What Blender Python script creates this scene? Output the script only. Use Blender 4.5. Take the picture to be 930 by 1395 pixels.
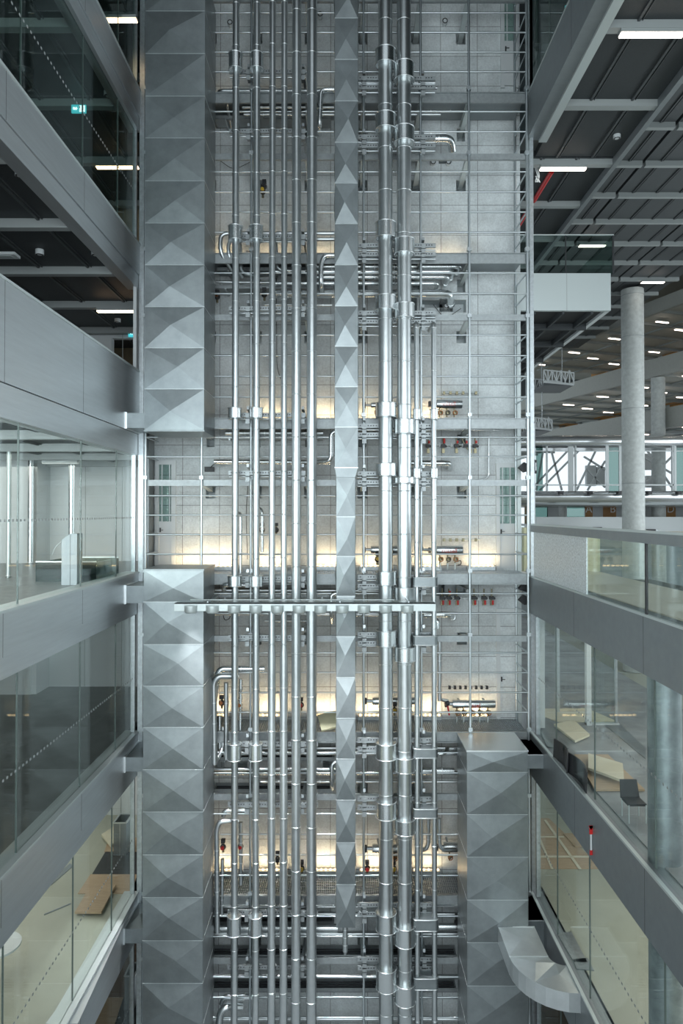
import bpy, math, random
from mathutils import Vector, Matrix
random.seed(7)
R = math.radians
C = bpy.context.scene.collection
for o in list(bpy.data.objects): bpy.data.objects.remove(o)

WORLD, FACADE, ROOF, WASH, BAR = 1.15, 2750, 150, 8, 38
# ---------------------------------------------------------------- camera
F, CX, CY, TILT = 930.0, 468.0, 687.2, R(0.7)
cam = bpy.data.cameras.new('camera'); cam.sensor_fit = 'VERTICAL'
cam.sensor_height = 36.0; cam.lens = 36.0 * F / 1395.0
cam.shift_x = (465.0 - CX) / 1395.0
cam.shift_y = (CY - 697.5) / 1395.0
cam.clip_start = 0.1; cam.clip_end = 500
camo = bpy.data.objects.new('camera', cam); C.objects.link(camo)
camo.location = (0, 0, 0); camo.rotation_euler = (R(90) + TILT, 0, 0)
bpy.context.scene.camera = camo

# ---------------------------------------------------------------- light
sc = bpy.context.scene
sc.view_settings.view_transform = 'Standard'; sc.view_settings.look = 'None'
sc.view_settings.gamma = 1.0; sc.view_settings.use_curve_mapping = False
sc.view_settings.exposure = 0.0
w = bpy.data.worlds.new('sky'); sc.world = w; w.use_nodes = True
nt = w.node_tree; bg = nt.nodes['Background']; bg.inputs[1].default_value = WORLD
tcw = nt.nodes.new('ShaderNodeTexCoord'); sx = nt.nodes.new('ShaderNodeSeparateXYZ'); nt.links.new(tcw.outputs['Generated'], sx.inputs[0])
rp = nt.nodes.new('ShaderNodeValToRGB'); mr = nt.nodes.new('ShaderNodeMapRange'); mr.inputs['From Min'].default_value = -1; mr.inputs['From Max'].default_value = 1
nt.links.new(sx.outputs['Z'], mr.inputs['Value']); nt.links.new(mr.outputs[0], rp.inputs[0]); nt.links.new(rp.outputs[0], bg.inputs[0])
el = rp.color_ramp.elements; el[0].position = 0.0; el[0].color = (.16, .18, .19, 1); el[1].position = 1.0; el[1].color = (.30, .36, .40, 1)
for p_, c_ in ((.20, (.22, .25, .26, 1)), (.40, (.75, .86, .92, 1)), (.58, (.90, 1.0, 1.05, 1)), (.78, (.24, .29, .31, 1))):
    e_ = el.new(p_); e_.color = c_
sc.cycles.max_bounces = 7; sc.cycles.diffuse_bounces = 3; sc.cycles.glossy_bounces = 4
sc.cycles.transparent_max_bounces = 14; sc.cycles.transmission_bounces = 4
sc.cycles.caustics_reflective = False; sc.cycles.caustics_refractive = False
sc.cycles.sample_clamp_indirect = 4.0; sc.cycles.use_denoising = True

def area(name, loc, rot, sx, sy, power, col=(1, 1, 1), parent=None):
    l = bpy.data.lights.new(name, 'AREA'); l.shape = 'RECTANGLE'; l.size = sx; l.size_y = sy
    l.energy = power; l.color = col
    o = bpy.data.objects.new(name, l); C.objects.link(o); o.location = loc; o.rotation_euler = rot
    o.parent = parent
    return o
# daylight from the glazed end behind the camera and the rooflight, plus added fill
area('daylight_facade', (0.5, -4.0, 2.2), (R(90), 0, 0), 24, 12, FACADE, (0.88, 0.965, 1.0))
area('low_fill_light', (0.5, -4.0, -9.6), (R(90), 0, 0), 18, 8.5, 720, (0.90, 0.97, 1.0))  # fill added to brighten the lower shaft, no window behind it
area('pipe_streak_fill', (2.6, -4.0, 12.4), (R(90), 0, 0), 1.3, 7.6, 90, (0.90, 0.97, 1.0))  # added strip light that lays bright streaks on the upper pipes
area('pipe_streak_fill', (-2.8, -4.0, 12.4), (R(90), 0, 0), 0.8, 7.6, 40, (0.90, 0.97, 1.0))  # second added strip for the pipe streaks
area('daylight_rooflight', (0, 6, 16.3), (0, 0, 0), 8, 8, ROOF, (0.84, 0.94, 1.0))

# unseen fill lights added to brighten the side rooms and the hall
for z, e, e2 in ((0.0, 900, 420), (-4.0, 150, 50), (-8.0, 60, 420), (-12.0, 0, 60)):
    if e: area('room_end_fill', (-11, 3.2, z), (R(90), 0, 0), 10, 2.6, e, (.92, .98, 1.0))  # added fill for the room back walls, no window built
    area('room_top_fill', (-10, 13, z + 1.38), (0, 0, 0), 8, 15, e2, (1, .97, .90))  # added overhead fill for the left floors, no fitting built
area('hall_side_fill', (25, 24, 3), (0, R(90), 0), 12, 30, 2600, (.9, .97, 1.0))  # added side fill that lifts the hall and walkway
for z, e in ((-2.75, 120), (-6.75, 150)):
    area('room_top_fill', (7.0, 11.5, z), (0, 0, 0), 3.0, 12, e, (1, .95, .86))  # added overhead fill for the lower right floors
# ---------------------------------------------------------------- helpers
def P(px, py, Y):
    dx = (px - CX) / F; dy = -(py - CY) / F
    y = math.cos(TILT) - math.sin(TILT) * dy; z = math.sin(TILT) + math.cos(TILT) * dy
    return Vector((dx * Y / y, Y, z * Y / y))
def XP(px, Y, py=698.5): return P(px, py, Y).x
def ZP(py, Y): return P(468, py, Y).z

class MB:
    def __init__(s): s.v = []; s.f = []; s.sm = []
    def add(s, vs, fs, smooth=False):
        n = len(s.v); s.v += [Vector(v) for v in vs]
        for f in fs: s.f.append([i + n for i in f]); s.sm.append(smooth)
        return s
    def box(s, x0, x1, y0, y1, z0, z1):
        vs = [(x, y, z) for x in (x0, x1) for y in (y0, y1) for z in (z0, z1)]
        return s.add(vs, [(0, 1, 3, 2), (4, 6, 7, 5), (0, 4, 5, 1), (2, 3, 7, 6), (0, 2, 6, 4), (1, 5, 7, 3)])
    def obox(s, c, ax, ay, az):
        c = Vector(c); ax, ay, az = Vector(ax), Vector(ay), Vector(az)
        vs = [c + a * ax + b * ay + d * az for a in (-1, 1) for b in (-1, 1) for d in (-1, 1)]
        return s.add(vs, [(0, 1, 3, 2), (4, 6, 7, 5), (0, 4, 5, 1), (2, 3, 7, 6), (0, 2, 6, 4), (1, 5, 7, 3)])
    def beam(s, a, b, wd, ht, up=(0, 0, 1)):
        a, b = Vector(a), Vector(b); d = (b - a); u = Vector(up)
        side = d.cross(u).normalized(); u = side.cross(d).normalized()
        return s.obox((a + b) / 2, d / 2, side * wd / 2, u * ht / 2)
    def prism(s, pts, z0, z1):
        n = len(pts); vs = [(p[0], p[1], z0) for p in pts] + [(p[0], p[1], z1) for p in pts]
        fs = [list(range(n))[::-1], list(range(n, 2 * n))] + [(i, (i + 1) % n, n + (i + 1) % n, n + i) for i in range(n)]
        return s.add(vs, fs)
    def tube(s, pts, r, n=14, caps=True):
        pts = [Vector(p) for p in pts]; m = len(pts)
        rs = r if isinstance(r, (list, tuple)) else [r] * m
        base = len(s.v); t0 = (pts[1] - pts[0]).normalized()
        u = Vector((0, 0, 1)) if abs(t0.z) < .9 else Vector((1, 0, 0))
        u = (u - t0 * u.dot(t0)).normalized(); vs = []
        for i, p in enumerate(pts):
            if i == 0: t = t0
            elif i == m - 1: t = (pts[i] - pts[i - 1]).normalized()
            else: t = ((pts[i + 1] - p).normalized() + (p - pts[i - 1]).normalized()).normalized()
            u = (u - t * u.dot(t)).normalized(); w_ = t.cross(u)
            for k in range(n):
                a = 2 * math.pi * k / n
                vs.append(p + (u * math.cos(a) + w_ * math.sin(a)) * rs[i])
        fs = [(i * n + k, i * n + (k + 1) % n, (i + 1) * n + (k + 1) % n, (i + 1) * n + k) for i in range(m - 1) for k in range(n)]
        s.add(vs, fs, True)
        if caps:
            q = len(s.v); s.v += vs[:n] + vs[(m - 1) * n:]
            s.f.append([q + k for k in range(n)][::-1]); s.sm.append(False)
            s.f.append([q + n + k for k in range(n)]); s.sm.append(False)
        return s
    def path(s, pts, r, bend=.12, n=14):
        return s.tube(arcs(pts, bend), r, n)
    def ball(s, c, r, n=12, sz=1.0):
        c = Vector(c); ps = []; rs = []
        for i in range(n // 2 + 1):
            a = math.pi * i / (n // 2); ps.append(c + Vector((0, 0, -math.cos(a) * r * sz))); rs.append(max(math.sin(a) * r, .0005))
        return s.tube(ps, rs, n)
    def torus(s, c, R_, r, axis='z', n=24, m=6):
        pts = []
        for i in range(n):
            a = 2 * math.pi * i / n
            for k in range(m):
                b = 2 * math.pi * k / m; q = R_ + r * math.cos(b); h = r * math.sin(b)
                p = (q * math.cos(a), q * math.sin(a), h) if axis == 'z' else (q * math.cos(a), h, q * math.sin(a))
                pts.append(Vector(c) + Vector(p))
        fs = [(i * m + k, ((i + 1) % n) * m + k, ((i + 1) % n) * m + (k + 1) % m, i * m + (k + 1) % m) for i in range(n) for k in range(m)]
        return s.add(pts, fs, True)
    def done(s, name, mat, parent=None):
        me = bpy.data.meshes.new(name)
        if parent is None:
            xs = [v.x for v in s.v]; ys = [v.y for v in s.v]; zs = [v.z for v in s.v]
            o0 = Vector(((min(xs) + max(xs)) / 2, (min(ys) + max(ys)) / 2, min(zs)))
        else: o0 = Vector((0, 0, 0))
        me.from_pydata([tuple(v - o0) for v in s.v], [], s.f)
        me.polygons.foreach_set('use_smooth', s.sm); me.update()
        o = bpy.data.objects.new(name, me); C.objects.link(o); o.location = o0
        if mat: me.materials.append(mat)
        if parent: o.parent = parent
        return o

def arcs(pts, bend):
    pts = [Vector(p) for p in pts]; out = [pts[0]]
    for i in range(1, len(pts) - 1):
        a, p, b = pts[i - 1], pts[i], pts[i + 1]
        d1 = (a - p); d2 = (b - p); L = min(bend, d1.length * .49, d2.length * .49)
        q1 = p + d1.normalized() * L; q2 = p + d2.normalized() * L
        for k in range(6):
            t = k / 5; out.append(q1 * (1 - t) ** 2 + p * 2 * t * (1 - t) + q2 * t * t)
    out.append(pts[-1]); return out

def tag(o, label=None, cat=None, group=None, kind=None):
    if label: o['label'] = label
    if cat: o['category'] = cat
    if group: o['group'] = group
    if kind: o['kind'] = kind
    return o
ROOTS = []
def thing(name, label=None, cat=None, group=None, kind=None):
    o = bpy.data.objects.new(name, None); C.objects.link(o); o.empty_display_size = .1
    ROOTS.append(o); return tag(o, label, cat, group, kind)
def kids(o):
    out = []
    for c in o.children: out += [c] + kids(c)
    return out
def norm(root):
    ms = [c for c in kids(root) if c.type == 'MESH']
    vs = [v.co for m in ms for v in m.data.vertices]
    if not vs: return root
    b = Vector(((min(v.x for v in vs) + max(v.x for v in vs)) / 2, (min(v.y for v in vs) + max(v.y for v in vs)) / 2, min(v.z for v in vs)))
    for m in ms: m.data.transform(Matrix.Translation(-b))
    for c in root.children:
        if c.type != 'MESH': c.location = Vector(c.location) - b
    root.location = b
    if root in ROOTS: ROOTS.remove(root)
    return root
def clone(root, off, label=None, group=None):
    r = root.copy(); C.objects.link(r); r.location = Vector(root.location) + Vector(off)
    if label: r['label'] = label
    if group: r['group'] = group
    def rec(a, b):
        for ch in a.children:
            c = ch.copy(); C.objects.link(c); c.parent = b; rec(ch, c)
    rec(root, r); return r
def one(mb, name, mat, label, cat, group=None, kind=None): return tag(mb.done(name, mat), label, cat, group, kind)
def st(mb, name, mat): return tag(mb.done(name, mat), kind='structure')

# ---------------------------------------------------------------- materials
def mat(name, col, rough=.5, metal=0.0, bump=0.0, scale=8.0, var=0.0, aniso=None, coords='Object', spec=None):
    m = bpy.data.materials.new(name); m.use_nodes = True; nt = m.node_tree; b = nt.nodes['Principled BSDF']
    b.inputs['Base Color'].default_value = (*col, 1); b.inputs['Roughness'].default_value = rough; b.inputs['Metallic'].default_value = metal
    if spec is not None: b.inputs['Specular IOR Level'].default_value = spec
    if var or bump:
        tc = nt.nodes.new('ShaderNodeNewGeometry'); mp = nt.nodes.new('ShaderNodeMapping'); nz = nt.nodes.new('ShaderNodeTexNoise')
        nt.links.new(tc.outputs['Position'], mp.inputs[0]); nt.links.new(mp.outputs[0], nz.inputs['Vector'])
        if aniso: mp.inputs['Scale'].default_value = aniso
        nz.inputs['Scale'].default_value = scale; nz.inputs['Detail'].default_value = 5; nz.inputs['Roughness'].default_value = .6
        if var:
            cr = nt.nodes.new('ShaderNodeMapRange'); cr.inputs['From Min'].default_value = .3; cr.inputs['From Max'].default_value = .7
            cr.inputs['To Min'].default_value = 1 - var; cr.inputs['To Max'].default_value = 1 + var
            nt.links.new(nz.outputs[0], cr.inputs['Value'])
            mx = nt.nodes.new('ShaderNodeVectorMath'); mx.operation = 'SCALE'; mx.inputs[0].default_value = col
            nt.links.new(cr.outputs[0], mx.inputs['Scale']); nt.links.new(mx.outputs[0], b.inputs['Base Color'])
        if bump:
            bp = nt.nodes.new('ShaderNodeBump'); bp.inputs['Strength'].default_value = bump; bp.inputs['Distance'].default_value = .02
            nt.links.new(nz.outputs[0], bp.inputs['Height']); nt.links.new(bp.outputs[0], b.inputs['Normal'])
    return m
def emit(name, col, s):
    m = bpy.data.materials.new(name); m.use_nodes = True; b = m.node_tree.nodes['Principled BSDF']
    b.inputs['Base Color'].default_value = (*col, 1); b.inputs['Emission Color'].default_value = (*col, 1); b.inputs['Emission Strength'].default_value = s
    return m
def glass(name, tint=(.86, .93, .92), refl=1.0, dif=0.0):
    m = bpy.data.materials.new(name); m.use_nodes = True; nt = m.node_tree; nt.nodes.clear()
    out = nt.nodes.new('ShaderNodeOutputMaterial'); tr = nt.nodes.new('ShaderNodeBsdfTransparent'); gl = nt.nodes.new('ShaderNodeBsdfGlossy')
    tr.inputs[0].default_value = (*tint, 1); gl.inputs['Roughness'].default_value = 0.0; gl.inputs[0].default_value = (.9, .96, .96, 1)
    lw = nt.nodes.new('ShaderNodeLayerWeight'); lw.inputs[0].default_value = .5
    pw = nt.nodes.new('ShaderNodeMath'); pw.operation = 'POWER'; pw.inputs[1].default_value = 4.0
    ml = nt.nodes.new('ShaderNodeMath'); ml.operation = 'MULTIPLY_ADD'; ml.inputs[1].default_value = .92 * refl; ml.inputs[2].default_value = .045 * refl
    nt.links.new(lw.outputs['Facing'], pw.inputs[0]); nt.links.new(pw.outputs[0], ml.inputs[0])
    mx = nt.nodes.new('ShaderNodeMixShader'); nt.links.new(ml.outputs[0], mx.inputs[0]); nt.links.new(tr.outputs[0], mx.inputs[1]); nt.links.new(gl.outputs[0], mx.inputs[2])
    last = mx
    if dif:
        df = nt.nodes.new('ShaderNodeBsdfDiffuse'); df.inputs[0].default_value = (.75, .8, .82, 1)
        m2 = nt.nodes.new('ShaderNodeMixShader'); m2.inputs[0].default_value = dif
        nt.links.new(mx.outputs[0], m2.inputs[1]); nt.links.new(df.outputs[0], m2.inputs[2]); last = m2
    nt.links.new(last.outputs[0], out.inputs[0]); return m

def concrete_mat():
    m = bpy.data.materials.new('board marked concrete'); m.use_nodes = True; nt = m.node_tree; b = nt.nodes['Principled BSDF']
    g = nt.nodes.new('ShaderNodeNewGeometry'); mp = nt.nodes.new('ShaderNodeMapping'); mp.vector_type = 'POINT'
    mp.inputs['Rotation'].default_value = (R(90), 0, 0); mp.inputs['Location'].default_value = (.35, .2, 0)
    nt.links.new(g.outputs['Position'], mp.inputs[0])
    br = nt.nodes.new('ShaderNodeTexBrick'); br.offset = 0.0; br.inputs['Scale'].default_value = 1.0
    br.inputs['Brick Width'].default_value = .98; br.inputs['Row Height'].default_value = .8; br.inputs['Mortar Size'].default_value = .008
    br.inputs['Color1'].default_value = (.54, .585, .595, 1); br.inputs['Color2'].default_value = (.63, .675, .685, 1); br.inputs['Mortar'].default_value = (.19, .20, .20, 1)
    br.inputs['Mortar Smooth'].default_value = .3
    nt.links.new(mp.outputs[0], br.inputs['Vector'])
    n1 = nt.nodes.new('ShaderNodeTexNoise'); n1.inputs['Scale'].default_value = 1.3; n1.inputs['Detail'].default_value = 8; n1.inputs['Roughness'].default_value = .65
    n2 = nt.nodes.new('ShaderNodeTexNoise'); n2.inputs['Scale'].default_value = 22; n2.inputs['Detail'].default_value = 3
    for n in (n1, n2): nt.links.new(g.outputs['Position'], n.inputs['Vector'])
    a = nt.nodes.new('ShaderNodeMath'); a.operation = 'MULTIPLY_ADD'; a.inputs[1].default_value = 1.1; a.inputs[2].default_value = .285; nt.links.new(n1.outputs[0], a.inputs[0])
    a2 = nt.nodes.new('ShaderNodeMath'); a2.operation = 'MULTIPLY_ADD'; a2.inputs[1].default_value = .5; nt.links.new(n2.outputs[0], a2.inputs[0]); nt.links.new(a.outputs[0], a2.inputs[2])
    sc_ = nt.nodes.new('ShaderNodeVectorMath'); sc_.operation = 'SCALE'; nt.links.new(br.outputs[0], sc_.inputs[0]); nt.links.new(a2.outputs[0], sc_.inputs['Scale'])
    nt.links.new(sc_.outputs[0], b.inputs['Base Color']); b.inputs['Roughness'].default_value = .8
    bp = nt.nodes.new('ShaderNodeBump'); bp.inputs['Strength'].default_value = .25; bp.inputs['Distance'].default_value = .02; nt.links.new(n2.outputs[0], bp.inputs['Height']); nt.links.new(bp.outputs[0], b.inputs['Normal'])
    return m

M = dict(
    duct=mat('galvanised sheet', (.265, .295, .305), .40, .85, .10, 3.0, .12),
    pipe=mat('aluminium cladding', (.58, .615, .625), .32, .95, .03, 5.0, .06),
    pipe2=mat('bright cladding', (.72, .755, .765), .27, 1),
    seam=mat('cladding seam', (.80, .83, .84), .3, 1),
    dark=mat('dark rubber', (.025, .027, .03), .5),
    zinc=mat('dull zinc flat bar', (.36, .39, .40), .5, .7, .05, 12, .12),
    pjoint=mat('glass joint silicone', (.10, .125, .12), .4),
    ductb=mat('new bright sheet', (.66, .70, .71), .36, .9, .08, 3, .08),
    steel=mat('galvanised steel', (.50, .54, .56), .42, 1, .1, 12, .15),
    rail=mat('galvanised tube', (.55, .60, .62), .38, 1),
    fascia=mat('anodised aluminium panel', (.60, .64, .66), .38, .85, .03, 6, .05, (1, .2, 3)),
    fascia_d=mat('dull grey steel panel', (.27, .30, .315), .45, .6, .03, 6, .05),
    lip=mat('pale edge strip', (.60, .66, .66), .4, .5),
    conc=concrete_mat(),
    colm=mat('cast concrete column', (.50, .53, .52), .65, 0, .15, 4, .14),
    colsteel=mat('mottled steel casing', (.32, .36, .38), .4, .7, .05, 4, .25),
    ceil=mat('dark metal ceiling', (.045, .052, .056), .55, .3, .05, 30, .1),
    ceil_l=mat('grey metal ceiling', (.09, .10, .105), .5, .4, .05, 30, .1),
    ceilbeam=mat('ceiling cross channel', (.33, .36, .36), .5, .2),
    ceil_t=mat('light grey hall ceiling', (.52, .52, .47), .6, 0, .05, 30, .1),
    terr=mat('olive grey parapet cladding', (.34, .35, .325), .5, 0, .02, 6, .05),
    front=mat('pale bounce wall', (.38, .41, .42), .6, 0, 0, 3, .1),  # lightened so the added wall bounces light onto the ducts
    white=mat('white painted panel', (.62, .66, .67), .5),
    tan=mat('tan timber room wall', (.34, .27, .17), .6, 0, 0, 3, .15),
    floor_d=mat('dark grey resin floor', (.13, .145, .14), .35, 0, .03, 2, .2),
    floor_b=mat('pale olive vinyl floor', (.40, .41, .335), .28, 0, .02, 1.5, .06),
    floor_c=mat('cream floor', (.74, .68, .56), .3, 0, .02, 1.5, .04),
    floor_g=mat('dusty grey floor', (.28, .30, .31), .6, 0, .05, 1.1, .3),
    ply=mat('plywood sheet', (.46, .34, .22), .6, 0, .05, 4, .12, (1, 5, 1)),
    ply_d=mat('brown film faced board', (.14, .09, .06), .45, 0, .05, 4, .2, (1, 5, 1)),
    plaster=mat('cream plasterboard', (.68, .63, .48), .65, 0, 0, 4, .05),
    paper=mat('paper yellow sheet', (.72, .70, .48), .7, 0, 0, 6, .06),
    orange=mat('ochre timber cladding', (.42, .21, .06), .5, 0, 0, 3, .15),
    chrome=mat('polished steel skin', (.80, .83, .85), .22, .8, .12, .5),
    red=mat('red plastic', (.55, .02, .02), .4),
    red_txt=mat('red lettering', (.55, .10, .08), .5),
    yellow=mat('yellow plastic', (.75, .5, .05), .4),
    brass=mat('brass valve', (.22, .20, .13), .35, .8),
    copper=mat('copper fitting', (.35, .14, .06), .35, .8),
    whitetxt=mat('white lettering', (.9, .9, .88), .5),
    green=mat('green sign face', (.0, .25, .2), .4),
    led=emit('warm led', (1.0, .68, .36), 5.0),
    lamp=emit('warm tube lamp', (1.0, .66, .40), 7.0),
    lamp_w=emit('white tube lamp', (1.0, .86, .74), 7.0),
    sign=emit('lit sign green', (.05, .45, .50), 1.2), sign_w=emit('lit sign white', (.8, 1, 1), 1.8),
    glass=glass('clear glass', (.94, .97, .96), .38), glass_t=glass('green tinted glass', (.76, .83, .81), .42),
    frost=mat('crazed frosted glass', (.66, .72, .745), .25, .1, .5, 26, .28), glass_far=glass('far glass', (.34, .46, .44), .9),
)
# ================================================================ the setting
XL, XR, YC, YW = -5.08, 4.64, 17.0, 18.1
LV = [14.5, 10.53, 6.55, 2.42, -1.51, -5.43, -9.42, -13.4]      # floor heights, top to bottom
# shaft wall with pockets for the brackets
POST = [XP(px, YC) for px in (199, 275, 342, 418, 495, 573, 639, 718)]
PL = [10.53, 6.49, 2.36, -1.51, -5.42, -9.44, -13.4]             # platform tops
pockets = []
for L in [14.5] + PL:
    for x in POST[1:-1]:
        pockets.append((x - .11, x + .11, L - .62, L - .28)); pockets.append((x - .13, x + .13, L - 1.98, L - 1.66))
for (px, py, ww, hh) in [(366, 416, .3, .2), (427, 358, .1, .3)]: pass
for (px, py, hw, hh) in [(563, 415, .10, .18), (590, 414, .30, .10), (608, 416, .18, .17), (626, 417, .18, .17), (605, 218, .13, .1), (290, 659, .28, .08),
                         (598, 800, 0.14, .22), (612, 800, .2, .22), (445, 1041, .1, .12), (330, 1041, .15, .12), (300, 1046, .12, .16)]:
    x, z = XP(px, YW), ZP(py, YW); pockets.append((x - hw, x + hw, z - hh, z + hh))
x0w, x1w, z0w, z1w = XP(207, YW), XP(708.5, YW), -16.0, 16.0
bx = sorted({x0w, x1w} | {p[0] for p in pockets} | {p[1] for p in pockets}); bz = sorted({z0w, z1w} | {p[2] for p in pockets} | {p[3] for p in pockets})
b = MB(); idx = {}
def vid(i, j):
    if (i, j) not in idx: idx[(i, j)] = len(b.v); b.v.append(Vector((bx[i], YW, bz[j])))
    return idx[(i, j)]
for i in range(len(bx) - 1):
    for j in range(len(bz) - 1):
        cx_, cz_ = (bx[i] + bx[i + 1]) / 2, (bz[j] + bz[j + 1]) / 2
        if any(p[0] < cx_ < p[1] and p[2] < cz_ < p[3] for p in pockets): continue
        b.f.append([vid(i, j), vid(i + 1, j), vid(i + 1, j + 1), vid(i, j + 1)]); b.sm.append(False)
for p in pockets:
    x0, x1, z0, z1 = p; y0, y1 = YW, YW + .4
    b.add([(x0, y0, z0), (x1, y0, z0), (x1, y0, z1), (x0, y0, z1), (x0, y1, z0), (x1, y1, z0), (x1, y1, z1), (x0, y1, z1)],
          [(4, 5, 6, 7), (0, 1, 5, 4), (2, 3, 7, 6), (0, 4, 7, 3), (1, 2, 6, 5)])
b.box(x0w, x1w, YW + .42, YW + .7, z0w, z1w)
b.box(x1w - .001, x1w + .02, YW, YW + .7, z0w, z1w); b.box(x0w - .02, x0w + .001, YW, YW + .7, z0w, z1w)
st(b, 'wall_back', M['conc'])
# left return of the shaft
st(MB().box(-5.30, -5.02, 17.6, YW + .7, -16, 16), 'wall_left', M['fascia_d'])

# ---- left building: fascias, slabs, ceilings, rooms
BL = [(14.5, 13.5), (10.52, 9.52), (6.66, 5.57), (3.49, 1.43), (-1.50, -2.50), (-5.44, -6.50), (-9.40, -10.5), (-13.4, -14.4)]
for i, (zt, zb) in enumerate(BL):
    t = thing('trim_%d' % (i + 1), kind='structure')
    split = zb + (.34 if zt - zb < 1.5 else .52)
    MB().box(XL - .3, XL, 2.0, 16.98, split + .006, zt).done('upper_panel', M['fascia'], t)
    MB().box(XL - .3, XL - .03, 2.0, 16.98, zb, split - .006).done('lower_panel', M['fascia'], t)
    MB().box(XL - .3, XL - .04, 2.0, 16.98, split - .01, split + .01).done('shadow_gap', M['dark'], t)
    MB().box(XL - .34, XL + .015, 2.0, 17.0, zt, zt + .045).done('edge_rail', M['lip'], t)
    for y in (4.0, 7.1, 10.2, 13.3):
        MB().box(XL - .001, XL + .0015, y, y + .008, split, zt).done('panel_joint', M['dark'], t)
    norm(t)
BEAMY = [2.85, 5.48, 8.1, 10.75, 13.35, 15.95, 18.55, 21.15]
def ceiling(n, x0, x1, y0, y1, zb, zs, cm, bm, beams, dx=1.15, hh=.18):
    c = thing('ceiling_%d' % n, kind='structure')
    MB().box(x0, x1, y0, y1, zb + hh, zs).done('ceiling_panel', cm, c)
    for y in beams:
        if y0 < y < y1: MB().box(x0, x1, y - .09, y + .09, zb, zb + hh).done('cross_channel', bm, c)
    x = x0 + dx * .6; b = MB()
    while x < x1 - .05:
        b.box(x - .025, x + .025, y0, y1, zb + hh - .045, zb + hh); b.box(x + .07, x + .085, y0, y1, zb + hh - .03, zb + hh); x += dx
    if b.v: b.done('runner', bm if dx > 2 else M['ceil_l'], c)
    return norm(c)
floor_mats = [None, M['floor_d'], M['floor_d'], M['floor_d'], M['floor_d'], M['floor_d'], M['floor_b'], M['ply_d']]
for i, (zt, zb) in enumerate(BL):
    fz = LV[i]
    if i > 0: st(MB().box(-17, XL - .3, 2.0, 23, fz - .12, fz), 'floor_left_%d' % (i + 1), floor_mats[i])
    ceiling(i + 1, -17, XL - .3, 2.0, 23, zb, fz - .12, M['ceil'], M['ceilbeam'], BEAMY)
# room walls at the far end of each storey
for i in range(1, 8):
    zf, zc = LV[i], BL[i - 1][1] + .18
    if i in (1, 2):
        st(MB().box(-9.3, -4.9, 21.4, 21.6, zf, zc), 'wall_room_%d' % i, M['tan'])
        st(MB().box(-16.9, -9.3, 20.6, 20.8, zf, zc), 'wall_recess_%d' % i, M['ceil_l'])
    elif i == 3:
        st(MB().box(-16.9, XP(151, 21.4), 21.4, 21.6, zf, zc), 'wall_room_3', M['white'])
        st(MB().box(XP(148, 21.4), -4.9, 21.39, 21.6, ZP(461, 21.4), zc), 'trim_11', M['white'])
        st(MB().box(XP(148, 21.4), XP(151.5, 21.4), 21.36, 21.6, zf, ZP(461, 21.4)), 'trim_12', M['white'])
        st(MB().box(-15, -3, 25, 25.2, zf, zc + .5), 'wall_lobby', M['tan']); st(MB().box(-15, -3, 23, 25.2, zc + .3, zc + .5), 'ceiling_lobby', M['ceil']); st(MB().box(-3.6, -3.4, 21.6, 25.2, zf, zc + .4), 'wall_lobby_side', M['tan'])
        st(MB().box(-9, -4.9, 21.7, 25, zf - .05, zf), 'floor_lobby', M['tan'])
    else:
        wm = M['white']
        st(MB().box(-9.3, -4.9, 21.4, 21.6, zf, zc), 'wall_room_%d' % i, wm)
        st(MB().box(-9.35, -9.2, 20.5, 21.4, zf, zc), 'wall_return_%d' % i, wm)
        st(MB().box(-16.9, -9.35, 20.45, 20.6, zf, zc), 'wall_recess_%d' % i, wm)
    b = MB()
    for x in (-8.1, -6.95, -5.9): b.box(x, x + .015, 21.385, 21.402, zf, zc)
    st(b, 'trim_%d' % (20 + i), M['ceilbeam'])
st(MB().box(-17.2, -17, 2, 23, -16, 16), 'wall_far_left', M['ceil_l'])
# outer side of the stair zone between the left room and the shaft, closed behind the duct
st(MB().box(-5.06, -4.95, 17.0, 17.12, -16, 16), 'trim_31', M['steel'])

# ---- glass walls of the left rooms
def glass_wall(n, X, z0, z1, y0, y1, seams, dots_z, gm, posts=True):
    g = thing('window_%d' % n, kind='structure')
    ys = [y0] + seams + [y1]; s = 1 if X > 0 else -1
    for a, c in zip(ys[:-1], ys[1:]):
        MB().box(X - .012, X + .012, a + .008, c - .008, z0, z1).done('pane', gm, g)
    for y in seams: MB().box(X - .014, X + .014, y - .006, y + .006, z0, z1).done('pane_joint', M['pjoint'], g)
    MB().box(X - .05, X + .05, y1 - .02, y1 + .05, z0, z1).done('end_post', M['steel'], g)
    if dots_z is not None:
        b = MB(); y = 6.0
        while y < y1 - .1:
            b.box(X + .014 * -s, X + .018 * -s, y, y + .05, dots_z, dots_z + .04); y += .13
        b.done('safety_marking', M['ceilbeam'], g)
    return norm(g)
for i, (sm_, dz) in enumerate([([8.3, 10.9, 13.5, 15.6], None), ([8.3, 10.9, 13.5, 15.6], 7.95), (None, None), ([8.3, 10.9, 13.5, 15.6], -.14),
                               ([8.3, 10.9, 13.5, 15.6], -4.1), ([7.9, 10.5, 13.2, 15.4], -8.05), ([8.6, 11.2, 13.8], -12.0)]):
    if sm_ is None: continue
    glass_wall(i + 1, XL - .12, BL[i + 1][0] + .045, BL[i][1], 3.0, 16.9, sm_, dz, M['glass'] if i > 2 else M['glass_t'])
st(MB().box(XL - .1, XL - .02, 16.75, 16.93, 3.54, 5.57), 'trim_32', M['white'])
st(MB().box(-5.10, -4.98, 16.95, 17.05, -16, 16), 'trim_33', M['steel'])

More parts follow.
